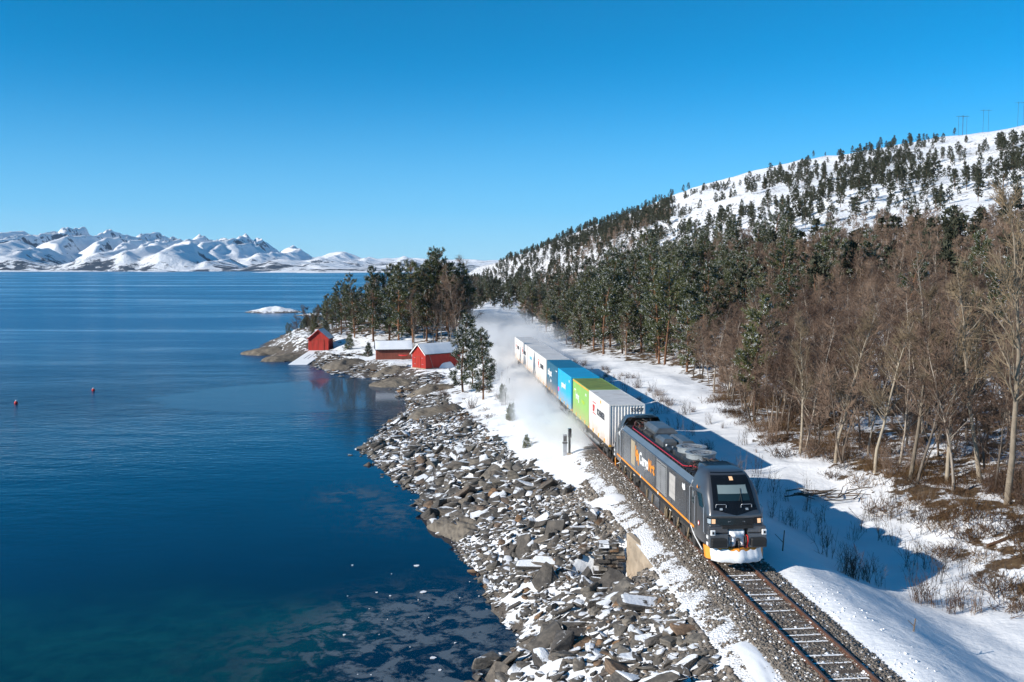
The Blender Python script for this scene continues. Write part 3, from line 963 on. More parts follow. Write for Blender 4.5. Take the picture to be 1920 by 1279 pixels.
# cabs, lofted level by level
LZ = [0.98, 1.30, 1.80, 1.92, 2.26, 2.34, 2.50, 2.80, 3.20, 3.55, 3.80, 3.95, 4.05, 4.09]
LF = [0.42, 0.36, 0.34, 0.34, 0.38, 0.36, 0.44, 0.66, 0.94, 1.22, 1.46, 1.70, 2.10, 2.60]
LW = [1.32, 1.345, HW, HW, HW, HW, HW, HW, HW, 1.22, 1.10, 1.00, 0.86, 0.62]
LFW = [1.16, 1.16, 1.15, 1.15, 1.14, 1.13, 1.08, 1.02, 0.98, 0.94, 0.91, 0.86, 0.74, 0.5]
def cab_pt(u, z):
    """u from -1 to 1 round the nose (|u|<0.5 is the front pane)"""
    f = np.interp(z, LZ, LF); w = np.interp(z, LZ, LW); fw = np.interp(z, LZ, LFW)
    a = abs(u); s = 1 if u >= 0 else -1
    bow = 0.10
    if a <= 0.5:
        k = a / 0.5
        return Vector((s * fw * k, f + bow * k * k, z))
    if a <= 0.85:
        k = (a - 0.5) / 0.35 * math.pi / 2
        cd = 1.35
        return Vector((s * (fw + (w - fw) * math.sin(k)), f + bow + cd * (1 - math.cos(k)), z))
    k = (a - 0.85) / 0.15
    return Vector((s * w, f + bow + 1.35 + (3.0 - (f + bow + 1.35)) * k, z))
US = [-1, -0.93] + [-0.85 + 0.05 * i for i in range(0, 35)] + [0.93, 1]
def cab_mesh():
    mb = MB()
    zs = []
    for a, b in zip(LZ[:-1], LZ[1:]):
        zs += [a, (a + b) / 2]
    zs.append(LZ[-1])
    n = len(US)
    vs = [cab_pt(u, z) for z in zs for u in US]
    fs = []
    for i in range(len(zs) - 1):
        for j in range(n - 1):
            fs.append((i * n + j, i * n + j + 1, (i + 1) * n + j + 1, (i + 1) * n + j))
    top = (len(zs) - 1) * n
    fs.append(tuple(range(top, top + n)))
    mb.add(vs, fs)
    return mb.mesh('cab', M['loco_front'], True)
def nose_patch(u0, u1, z0, z1, off, nu=8, nz=6, lower=None):
    """piece of the nose skin standing off by a few millimetres"""
    mb = MB(); vs = []
    for i in range(nz + 1):
        for j in range(nu + 1):
            u = u0 + (u1 - u0) * j / nu; z = z0 + (z1 - z0) * i / nz
            if lower is not None: z = max(z, lower(u))
            e = 0.01
            p = cab_pt(u, z)
            nn = (cab_pt(u + e, z) - cab_pt(u - e, z)).cross(cab_pt(u, z + e) - cab_pt(u, z - e)).normalized()
            vs.append(p + nn * off)
    n = nu + 1
    mb.add(vs, [(i * n + j, i * n + j + 1, (i + 1) * n + j + 1, (i + 1) * n + j) for i in range(nz) for j in range(nu)])
    return mb

def frame_pos(u, z, off):
    e = 0.01
    p = cab_pt(u, z)
    nn = (cab_pt(u + e, z) - cab_pt(u - e, z)).cross(cab_pt(u, z + e) - cab_pt(u, z - e)).normalized()
    return p + nn * off

def build_cab(parent_cab, front):
    cab = link('cab', cab_mesh(), loco)
    if not front:
        cab.matrix_local = Matrix.Translation((0, LEN, 0)) @ Matrix.Rotation(math.pi, 4, 'Z')
    # black mask round the windscreen with a pointed lower edge
    nose_patch(-0.47, 0.47, 2.36, 4.00, 0.012, 16, 14, lower=lambda u: 2.36 + 0.20 * min(1, abs(u) / 0.4)).build('windscreen_mask', M['black'], cab, True)
    nose_patch(-0.355, 0.365, 2.92, 3.56, 0.022, 10, 6).build('windscreen', M['glass'], cab, True)
    nose_patch(-0.345, 0.345, 3.20, 3.54, 0.026, 10, 4).build('sun_blind', M['blind'], cab, True)
    mb = MB(); mb.tube([frame_pos(0.16, 2.86, 0.05), frame_pos(0.17, 3.12, 0.05), frame_pos(0.19, 3.40, 0.045)], 0.012, 5)
    mb.tube([frame_pos(0.10, 2.90, 0.06), frame_pos(0.17, 3.16, 0.05)], 0.010, 5)
    mb.build('wiper', M['rubber'], cab)
    nose_patch(-0.02, 0.075, 3.72, 3.86, 0.02, 3, 3).build('top_lamp', M['lamp'] if front else M['lamp_lens'], cab)
    for k, (a, b) in enumerate(((-0.42, -0.20), (0.12, 0.36))):
        mb = MB(); mb.tube([frame_pos(a, 2.66, 0.02), frame_pos(a, 2.74, 0.08), frame_pos(a + 0.02, 2.76, 0.09), frame_pos(b - 0.02, 2.76, 0.09), frame_pos(b, 2.74, 0.08), frame_pos(b, 2.66, 0.02)], 0.016, 6)
        mb.build('grab_rail', M['steel'], cab)
        nose_patch((a + b) / 2 - 0.03, (a + b) / 2 + 0.03, 2.56, 2.64, 0.03, 2, 2).build('marker_lamp', M['lamp_lens'], cab)
    # headlights at the corners and the dark grille between them
    nose_patch(-0.34, 0.34, 1.93, 2.24, 0.016, 10, 4).build('front_grille', M['black'], cab)
    for sd in (-1, 1):
        h = nose_patch(*sorted((sd * 0.62, sd * 0.345)), 1.96, 2.25, 0.02, 5, 4).build('headlight', M['black'], cab, True)
        nose_patch(*sorted((sd * 0.60, sd * 0.50)), 2.0, 2.2, 0.032, 3, 3).build('lens', M['lamp_lens'], h, True)
        nose_patch(*sorted((sd * 0.485, sd * 0.415)), 2.0, 2.2, 0.034, 3, 3).build('bulb', M['lamp'] if front else M['lamp_lens'], h, True)
    me, w = text_mesh('maker_lettering', 'SCANDINAVIA', 0.12, M['steel'], 0.002)
    o = link('maker_lettering', me, cab)
    o.matrix_local = Matrix(((1, 0, 0, -w / 2), (0, 0, -1, 0.355), (0, 1, 0, 2.03), (0, 0, 0, 1)))
    # cab door, side window, rails
    for sd in (-1, 1):
        x = sd * (HW + 0.004)
        mb = MB()
        for (y0, y1, z0, z1) in ((2.04, 2.06, 1.32, 3.12), (2.92, 2.94, 1.32, 3.12), (2.04, 2.94, 3.10, 3.12)):
            mb.box(*sorted((sd * HW, sd * (HW + 0.008))), y0, y1, z0, z1)
        d = mb.build('door_seam', M['rubber'], cab)
        mb = MB(); mb.box(*sorted((sd * HW, sd * (HW + 0.012))), 2.42, 2.78, 2.45, 3.02); mb.build('door_window', M['glass'], cab)
        a0, a1 = (0.70, 0.79)
        g = nose_patch(*sorted((sd * a0, sd * a1)), 2.55, 3.12, 0.014, 4, 5); g.build('side_window', M['glass'], cab)
        mb = MB(); mb.tube([(x, 2.98, 1.3), (x + sd * 0.05, 2.98, 1.5), (x + sd * 0.05, 2.98, 3.1), (x - sd * 0.10, 2.98, 3.42), (x - sd * 0.42, 2.9, 3.62)], 0.024, 6)
        mb.build('roof_cable_duct', M['steel'], cab)
        mb = MB(); mb.tube([(x, 2.10, 1.55), (x + sd * 0.06, 2.10, 1.6), (x + sd * 0.06, 2.10, 2.85), (x, 2.10, 2.9)], 0.018, 6); mb.build('hand_rail', M['steel'], cab)
        mb = MB(); mb.tube([(x, 2.9, 1.30), (sd * (HW - 0.03), 2.4, 0.95), (sd * (HW - 0.06), 1.2, 0.62)], 0.025, 6); mb.build('step_rail', M['white'], cab)
        mb = MB(); mb.tube([frame_pos(sd * 0.66, 1.45, 0.02), frame_pos(sd * 0.66, 1.55, 0.09), frame_pos(sd * 0.66, 2.6, 0.09), frame_pos(sd * 0.66, 2.7, 0.02)], 0.018, 6); mb.build('corner_rail', M['steel'], cab)
    # orange tip of the stripe, warning triangle and round sign on the side
    mb = MB(); mb.cyl((-HW - 0.003, 1.62, 1.74), 'x', 0.11, 0.012, 16); sg = mb.build('round_sign', M['red'], cab)
    mb = MB(); mb.cyl((-HW - 0.008, 1.62, 1.74), 'x', 0.078, 0.012, 16); mb.build('sign_face', M['white'], sg)
    mb = MB(); mb.prism([(1.9, 3.28), (2.1, 3.28), (2.0, 3.44)], 'x', -1.345, -1.335); mb.build('warning_triangle', M['orange'], cab)
    # lower front: crash beam, buffers, coupling, plough
    for sd in (-1, 1):
        mb = MB()
        xs = sorted((sd * 0.45, sd * 1.28))
        mb.prism([(xs[0], 1.62), (xs[1], 1.62), (xs[1], 1.92), (xs[0], 1.92)], 'y', 0.20, 0.5)
        mb.hull8([(xs[0], 0.06, 0.98), (xs[1], 0.06, 0.98), (xs[1], 0.9, 0.98), (xs[0], 0.6, 0.98), (xs[0], 0.10, 1.62), (xs[1], 0.10, 1.62), (xs[1], 0.9, 1.62), (xs[0], 0.6, 1.62)])
        cb = mb.build('crash_box', M['loco_front'], cab, bevel=0.03)
        mb = MB(); mb.cham(*sorted((sd * 0.55, sd * 1.24)), -0.10, 0.07, 1.06, 1.44, 0.05); mb.build('buffer', M['rubber'], cab, bevel=0.05)
        mb = MB(); mb.box(*sorted((sd * 1.06, sd * 1.26)), 0.02, 0.13, 1.56, 1.80); tl = mb.build('lamp_bracket', M['white'], cab, bevel=0.02)
        mb = MB(); mb.box(*sorted((sd * 1.12, sd * 1.20)), 0.005, 0.02, 1.63, 1.74); mb.build('bracket_slot', M['rubber'], tl)
        mb = MB()
        for z in (1.05, 1.35): mb.box(*sorted((sd * 1.285, sd * 1.32)), 0.32, 0.52, z, z + 0.14)
        mb.build('step', M['white'], cab)
    mb = MB(); mb.box(-0.45, 0.45, 0.35, 0.7, 0.9, 1.92); mb.box(-0.7, 0.7, 0.15, 0.4, 1.83, 1.93); mb.build('coupling_recess', M['rubber'], cab)
    mb = MB(); mb.tube([(0, 0.4, 1.35), (0, 0.0, 1.35)], 0.06, 8); mb.tube([(0, -0.02, 1.35), (0.03, -0.08, 1.15), (0, -0.02, 0.95), (-0.03, -0.08, 1.15), (0, -0.02, 1.33)], 0.028, 6); mb.build('coupling_hook', M['under'], cab)
    for x, c in ((-0.36, 'under'), (0.33, 'under'), (0.42, 'red')):
        mb = MB(); mb.tube([(x, 0.34, 1.5), (x, 0.1, 1.5), (x, 0.02, 1.3), (x * 0.9, 0.05, 1.0), (x * 0.8, 0.2, 0.95)], 0.03, 6); mb.build('air_hose', M[c], cab)
    # plough: a bent blade meeting in a blunt nose
    mb = MB()
    tp = [(-1.34, 0.75), (-0.9, 0.22), (0, -0.05), (0.9, 0.22), (1.34, 0.75)]
    vs = []
    for x, y in tp: vs += [(x, y, 0.96), (x * 0.97, y - 0.16, 0.42), (x * 0.97, y + 0.1, 0.42), (x, y + 0.2, 0.96)]
    fs = []
    for i in range(4):
        for a in range(4):
            b = (a + 1) % 4
            fs.append((i * 4 + a, i * 4 + b, (i + 1) * 4 + b, (i + 1) * 4 + a))
    fs += [(0, 1, 2, 3), (19, 18, 17, 16)]
    mb.add(vs, fs)
    pl = mb.build('snow_plough', M['orange'], cab)
    if front:   # packed snow on the plough and in the coupling
        mb = MB(); xs = np.linspace(-1.16, 1.22, 22); vs = []
        for x in xs:
            yb = np.interp(x, [t[0] for t in tp], [t[1] for t in tp]); e = min(1.0, (1.3 - abs(x)) * 3)
            j = R.uniform(-0.02, 0.02)
            vs += [(x, yb - 0.01 - 0.05 * e, 0.86 + 0.05 * e * (0.2 + abs(x)) + 3 * j), (x, yb - 0.21 * e, 0.68 + j), (x, yb - 0.20 - 0.14 * e, 0.42 + j), (x, yb - 0.10, 0.36)]
        fs = [(i * 4 + a, i * 4 + a + 1, i * 4 + a + 5, i * 4 + a + 4) for i in range(21) for a in range(3)]
        mb.add(vs, fs); mb.build('packed_snow', M['snow'], pl, True)
        mb = MB(); xs = np.linspace(-0.42, 0.36, 15); zs = np.linspace(0.96, 1.74, 15); vs = []
        for z in zs:
            for x in xs:
                e = min(1.0, 3.5 * min(x + 0.42, 0.36 - x, z - 0.96, 1.74 - z) / 0.78)
                hole = math.exp(-((x - 0.02) / 0.13) ** 2 - ((z - 1.22) / 0.2) ** 2)
                vs.append((x, 0.36 - 0.34 * e ** 0.6 * (0.55 + 0.9 * float(vnoise(np.array([x * 5.0 + 9]), np.array([z * 5.0]), 3)[0])) + 0.36 * hole + R.uniform(-0.015, 0.015), z))
        mb.add(vs, [(i_ * 15 + j_, i_ * 15 + j_ + 1, (i_ + 1) * 15 + j_ + 1, (i_ + 1) * 15 + j_) for i_ in range(14) for j_ in range(14)])
        mb.build('caked_snow', M['snow'], cab, True)
    return cab
build_cab(None, True)
build_cab(None, False)

# running gear: two three-axle bogies and the equipment between them
wheel_me = MB(); wheel_me.cyl((0, 0, 0), 'x', 0.54, 0.13, 24); wheel_me.cyl((0, 0, 0), 'x', 0.18, 0.2, 12); wheel_me = wheel_me.mesh('wheel', M['under'])
for yc_ in (4.6, LEN - 4.6):
    mb = MB()
    for sd in (-1, 1):
        mb.prism([(yc_ - 2.6, 0.75), (yc_ + 2.6, 0.75), (yc_ + 2.4, 1.0), (yc_ - 2.4, 1.0)], 'x', *sorted((sd * 1.02, sd * 1.18)))
        for dy in (-1.85, 0, 1.85):
            mb.box(*sorted((sd * 1.0, sd * 1.24)), yc_ + dy - 0.22, yc_ + dy + 0.22, 0.36, 0.78)
            for q in (-0.38, 0.38):
                mb.cyl((sd * 1.12, yc_ + dy + q, 0.80), 'z', 0.12, 0.36, 8)
    mb.box(-0.9, 0.9, yc_ - 2.3, yc_ + 2.3, 0.5, 0.85)
    bg = mb.build('bogie', M['under'], loco)
    for dy in (-1.85, 0, 1.85):
        for sd in (-1, 1):
            w = link('wheel', wheel_me, bg); w.location = (sd * GAUGE / 2, yc_ + dy, 0.545)
    for sd in (-1, 1):
        for dy in (-0.95, 0.95, 2.5):
            mb = MB(); mb.tube([(sd * 1.22, yc_ + dy, 1.1), (sd * 1.30, yc_ + dy, 0.6), (sd * 1.24, yc_ + dy + 0.25, 0.35), (sd * 1.1, yc_ + dy + 0.45, 0.5)], 0.045, 6); mb.build('brake_hose', M['tan'], bg)
for sd in (-1, 1):
    for (a, b, z0) in ((8.2, 9.3, 0.42), (9.5, 10.9, 0.36), (11.1, 12.2, 0.34), (12.4, 13.1, 0.40), (13.3, 14.1, 0.45)):
        mb = MB(); mb.box(*sorted((sd * 0.55, sd * 1.27)), a, b, z0, 1.16); mb.build('equipment_case', M['loco_grey'] if a in (9.5, 11.1) else M['under'], loco, bevel=0.02)
    for y in (7.75, 8.05, 12.3, 10.98):
        mb = MB(); mb.tube([(sd * 1.18, y, 1.15), (sd * 1.31, y - 0.1, 0.85), (sd * 1.31, y - 0.05, 0.5), (sd * 1.2, y + 0.25, 0.35), (sd * 1.15, y + 0.5, 0.55)], 0.06, 7); mb.build('cooling_hose', M['tan'], loco)
    for y in (2.75, 6.9, 15.6, 18.2):
        mb = MB(); mb.box(*sorted((sd * 1.25, sd * 1.30)), y, y + 0.3, 0.98, 1.22); mb.build('rating_plate', M['white'], loco)

# side filters, louvres, markings
for sd in (-1, 1):
    def sx(a): return sorted((sd * HW, sd * (HW + a)))
    mb = MB(); mb.box(*sx(0.014), 5.85, 7.0, 1.75, 2.98); pa = mb.build('air_filter', M['panel_pale'], loco)
    for z in (2.06, 2.37, 2.68):
        mb = MB(); mb.box(*sx(0.019), 5.85, 7.0, z - 0.008, z + 0.008); mb.build('filter_seam', M['louvre'], pa)
    mb = MB(); mb.box(*sx(0.010), 7.55, 9.75, 1.52, 3.14); lv = mb.build('louvre_panel', M['louvre'], loco)
    for (a, b) in ((7.68, 8.58), (8.74, 9.62)):
        mb = MB(); mb.box(*sx(0.014), a, b, 1.60, 3.06); mb.build('louvre_opening', M['rubber'], lv)
        for k in range(15):
            z = 1.64 + k * 0.096
            s_ = MB(); s_.hull8([(sd * HW, a, z), (sd * (HW + 0.045), a, z - 0.03), (sd * (HW + 0.045), b, z - 0.03), (sd * HW, b, z), (sd * HW, a, z + 0.045), (sd * (HW + 0.045), a, z - 0.015), (sd * (HW + 0.045), b, z - 0.015), (sd * HW, b, z + 0.045)])
            s_.build('slat', M['louvre'], lv)
    mb = MB(); mb.box(*sx(0.014), 15.25, 16.35, 1.62, 3.08); mb.build('air_filter', M['panel_beige'], loco)
    mb = MB()
    mb.prism([(4.0, 2.72), (4.35, 2.66), (4.55, 2.78), (4.5, 2.98), (4.3, 2.9), (4.2, 3.02), (4.05, 2.95)], 'x', *sx(0.008)); mb.build('white_emblem', M['white'], loco)
    mb = MB(); mb.prism([(19.7, 2.8), (19.95, 2.68), (20.2, 2.82), (20.05, 2.98), (19.8, 2.96)], 'x', *sx(0.008)); mb.build('white_emblem', M['white'], loco)
me, w1 = text_mesh('brand_lettering', 'Cargo', 0.92, M['white'], 0.030, 0.004, 0.98)
put_side_text(me, loco, -HW - 0.006, 14.05, 2.10, 'brand_lettering')
me, w2 = text_mesh('brand_lettering', 'Net', 0.92, M['orange'], 0.030, 0.004, 0.98)
put_side_text(me, loco, -HW - 0.006, 14.05 - w1 - 0.05, 2.10, 'brand_lettering')
mb = MB()       # the stepped orange hash mark before the lettering
for (a, zb) in ((14.95, 2.30), (14.72, 2.06), (14.49, 2.26), (14.26, 2.02)):
    for k in range(2):
        zz = zb + 0.34 * k - (0.12 if a < 14.5 else 0.0)
        mb.prism([(a + 0.16, zz), (a, zz - 0.06), (a, zz + 0.22), (a + 0.16, zz + 0.28)], 'x', -HW - 0.009, -HW)
mb.prism([(15.0, 2.60), (14.2, 2.44), (14.2, 2.52), (15.0, 2.68)], 'x', -HW - 0.012, -HW)
mb.prism([(15.0, 2.30), (14.2, 2.14), (14.2, 2.22), (15.0, 2.38)], 'x', -HW - 0.012, -HW)
mb.build('orange_emblem', M['orange'], loco)

# roof gear
mb = MB(); mb.box(-1.0, 1.0, 3.0, LEN - 3.0, 3.42, 3.47); mb.build('roof_deck', M['loco_roof'], loco)
for k in range(44):
    y = 3.5 + k * 0.35
    mb = MB(); mb.box(-1.02, -0.72, y, y + 0.2, 3.47, 3.55); mb.build('roof_tread', M['loco_roof'], loco)
for (x0, x1, y0, y1, z1, c, mt) in ((-0.35, 0.95, 14.2, 17.4, 4.02, 0.22, 'loco_box'), (-0.55, 0.9, 12.9, 14.0, 3.78, 0.1, 'loco_roof'), (-0.75, 0.05, 10.9, 12.7, 3.98, 0.16, 'loco_box'),
                                   (0.15, 0.98, 10.4, 13.2, 3.92, 0.15, 'loco_box'), (-0.72, -0.2, 9.5, 10.8, 3.68, 0.06, 'loco_roof'), (-0.62, 0.95, 5.9, 9.3, 3.74, 0.05, 'loco_roof'),
                                   (-0.6, 0.7, 3.1, 3.7, 3.80, 0.08, 'loco_roof'), (-0.66, -0.36, 14.3, 16.2, 3.66, 0.04, 'under'), (-0.68, -0.30, 16.5, 18.2, 3.6, 0.04, 'under')):
    mb = MB(); mb.cham(x0, x1, y0, y1, 3.47, z1, c); mb.build('roof_hood', M[mt], loco, bevel=0.015)
for yy in (6.75, 8.45):
    mb = MB(); mb.ring((0.18, yy), 0.66, 0.74, 3.74, 4.0, 28); mb.ring((0.18, yy), 0.60, 0.80, 3.99, 4.03, 28); f = mb.build('fan_housing', M['fan'], loco)
    mb = MB(); mb.cyl((0.18, yy, 3.90), 'z', 0.16, 0.1, 14)
    for k in range(9):
        a = k * 2 * math.pi / 9
        c0, s0 = math.cos(a), math.sin(a)
        mb.hull8([(0.18 + c0 * 0.15 - s0 * .04, yy + s0 * 0.15 + c0 * .04, 3.86), (0.18 + c0 * .62 - s0 * .10, yy + s0 * .62 + c0 * .10, 3.86), (0.18 + c0 * .62 + s0 * .10, yy + s0 * .62 - c0 * .10, 3.92), (0.18 + c0 * .15 + s0 * .04, yy + s0 * .15 - c0 * .04, 3.92),
                  (0.18 + c0 * 0.15 - s0 * .04, yy + s0 * 0.15 + c0 * .04, 3.875), (0.18 + c0 * .62 - s0 * .10, yy + s0 * .62 + c0 * .10, 3.875), (0.18 + c0 * .62 + s0 * .10, yy + s0 * .62 - c0 * .10, 3.935), (0.18 + c0 * .15 + s0 * .04, yy + s0 * .15 - c0 * .04, 3.935)])
    mb.build('fan_blades', M['rubber'], f)
    mb = MB()
    for r in (0.22, 0.40, 0.56): mb.ring((0.18, yy), r, r + 0.025, 4.0, 4.02, 24)
    for k in range(4):
        a = k * math.pi / 4
        mb.tube([(0.18 + .72 * math.cos(a), yy + .72 * math.sin(a), 4.015), (0.18 - .72 * math.cos(a), yy - .72 * math.sin(a), 4.015)], 0.012, 4)
    mb.build('fan_guard', M['steel'], f)
mb = MB(); mb.tube([(-0.8, 18.3, 3.56), (-0.98, 17.6, 3.60), (-1.06, 17.3, 3.60), (-1.06, 5.6, 3.60), (-0.98, 5.3, 3.62), (-0.72, 5.0, 3.68), (-0.50, 4.5, 3.66), (-0.3, 4.2, 3.72)], 0.026, 6); mb.build('roof_cable', M['red_cable'], loco)
for k in range(27):
    y = 4.1 + k * 0.55
    mb = MB(); mb.box(-1.12, -1.05, y, y + 0.1, 3.46, 3.56); mb.build('cable_clip', M['rubber'], loco)
def pantograph(y0, dirn):
    mb = MB()
    for x in (-0.55, 0.55):
        for dy in (0, 1.25):
            mb.cyl((x, y0 + dirn * dy, 3.62), 'z', 0.075, 0.3, 8)
            for q in range(3): mb.cyl((x, y0 + dirn * dy, 3.54 + 0.08 * q), 'z', 0.11, 0.03, 8)
    pb = mb.build('pantograph_insulator', M['insulator'], loco)
    mb = MB()
    z = 3.80
    for x in (-0.55, 0.55): mb.tube([(x, y0, z), (x, y0 + dirn * 1.25, z)], 0.03, 6)
    for dy in (0, 1.25): mb.tube([(-0.55, y0 + dirn * dy, z), (0.55, y0 + dirn * dy, z)], 0.03, 6)
    mb.tube([(-0.3, y0 + dirn * 0.1, z), (0, y0 + dirn * 1.9, z + 0.14)], 0.03, 6); mb.tube([(0.3, y0 + dirn * 0.1, z), (0, y0 + dirn * 1.9, z + 0.14)], 0.03, 6)
    mb.tube([(0, y0 + dirn * 1.9, z + 0.14), (-0.35, y0 - dirn * 0.1, z + 0.22)], 0.022, 6); mb.tube([(0, y0 + dirn * 1.9, z + 0.14), (0.35, y0 - dirn * 0.1, z + 0.22)], 0.022, 6)
    pf = mb.build('pantograph_frame', M['under'], loco)
    mb = MB()
    for dy in (-0.28, 0.06):
        mb.tube([(-0.98, y0 + dirn * dy, z + 0.02), (-0.8, y0 + dirn * dy, z + 0.22), (-0.5, y0 + dirn * dy, z + 0.27), (0.5, y0 + dirn * dy, z + 0.27), (0.8, y0 + dirn * dy, z + 0.22), (0.98, y0 + dirn * dy, z + 0.02)], 0.022, 6)
    mb.build('contact_strip', M['rubber'], pf)
    mb = MB(); mb.tube([(-0.2, y0 + dirn * 0.5, z - 0.1), (-0.2, y0 + dirn * 1.1, z + 0.02)], 0.07, 8); mb.build('raising_cylinder', M['steel'], pf)
pantograph(3.9, 1)
pantograph(LEN - 3.5, -1)
for (x, y, c, r, h) in ((-0.25, 4.95, 'insulator', 0.10, 0.42), (0.35, 5.35, 'insulator', 0.10, 0.5), (-0.5, 5.5, 'insulator', 0.08, 0.35), (0.7, 4.6, 'insulator', 0.09, 0.4), (0.05, 5.6, 'steel', 0.05, 0.5), (-0.3, 17.9, 'insulator', 0.09, 0.4), (0.4, 18.1, 'insulator', 0.09, 0.4), (-0.45, 9.9, 'steel', 0.06, 0.3), (-0.62, 10.6, 'white', 0.06, 0.3)):
    mb = MB(); mb.cyl((x, y, 3.47 + h / 2), 'z', r * 0.6, h, 8)
    for q in range(4): mb.cyl((x, y, 3.5 + (h - 0.06) * q / 3), 'z', r, 0.04, 10)
    mb.build('roof_insulator', M[c], loco)
for k in range(46):
    y = R.choice((R.uniform(3.8, 5.8), R.uniform(16.6, 19.0))); x = R.uniform(-0.7, 0.7)
    mb = MB(); pts = [(x, y, 3.5)]
    for q in range(3): pts.append((pts[-1][0] + R.uniform(-0.3, 0.3), pts[-1][1] + R.uniform(-0.4, 0.4), 3.55 + R.uniform(0, 0.35)))
    mb.tube(pts, R.uniform(0.015, 0.03), 5); mb.build('roof_pipe', M[R.choice(['under', 'steel', 'rubber', 'under'])], loco)

# ------------------------------------------------------------------ containers and wagons
def cont_mats(name, col, dirt=(0.42, 0.27, 0.17), side_boost=1.0):
    T = NT(name)
    o = T.obj()
    sp = T.n('ShaderNodeSeparateXYZ'); T.l(o, sp.inputs[0])
    n = T.noise(o, 1.2, 6, 0.65)
    c = T.ramp(T.noise(o, 0.8, 4), [(0.3, tuple(x * 0.92 for x in col)), (0.7, col)])
    # road grime thrown up from the rails
    g = T.math('MULTIPLY', T.sstep(1.5, 0.0, sp.outputs[2]), T.sstep(0.22, 0.70, n))
    c = T.mix(T.math('MULTIPLY', g, 0.75), c, dirt)
    mp = T.n('ShaderNodeMapping'); T.l(o, mp.inputs['Vector']); mp.inputs['Scale'].default_value = (3, 3, 0.25)
    st = T.sstep(0.52, 0.74, T.noise(mp.outputs[0], 2.0, 5, 0.7))
    c = T.mix(T.math('MULTIPLY', st, 0.34), c, dirt)
    T.pbsdf(c, 0.5, 0.05, None, 0.4)
    return T.mat
CM = {'white': cont_mats('container_white', (0.78, 0.755, 0.72)), 'green': cont_mats('container_green', (0.27, 0.52, 0.12)), 'blue': cont_mats('container_blue', (0.012, 0.42, 0.70)), 'teal': cont_mats('container_teal', (0.02, 0.13, 0.21))}
roof_m = {'white': pbr('container_roof_grey', (0.60, 0.585, 0.57), 0.6, 0, 0.12, 1.2, 0, dirt=(0.40, 0.36, 0.32)), 'green': pbr('container_roof_mossy', (0.16, 0.22, 0.04), 0.7, 0, 0.3, 1.2, 0, dirt=(0.22, 0.18, 0.03), dscale=1.2),
          'blue': pbr('container_roof_blue', (0.01, 0.28, 0.50), 0.55, 0, 0.08, 0.8), 'teal': pbr('container_roof_teal', (0.01, 0.14, 0.25), 0.55, 0, 0.1, 0.8)}
DARKCOL = pbr('dark_seal', (0.03, 0.03, 0.03), 0.8)
M['navy_text'] = pbr('charcoal_lettering', (0.05, 0.055, 0.07), 0.6, 0, 0.05)
M['pale_blue_text'] = pbr('pale_blue_lettering', (0.16, 0.50, 0.66), 0.6, 0, 0.05)
M['pink'] = pbr('pink_mark', (0.8, 0.08, 0.35), 0.6, 0, 0.05)
M['lime'] = pbr('lime_lettering', (0.50, 0.68, 0.08), 0.6, 0, 0.05)

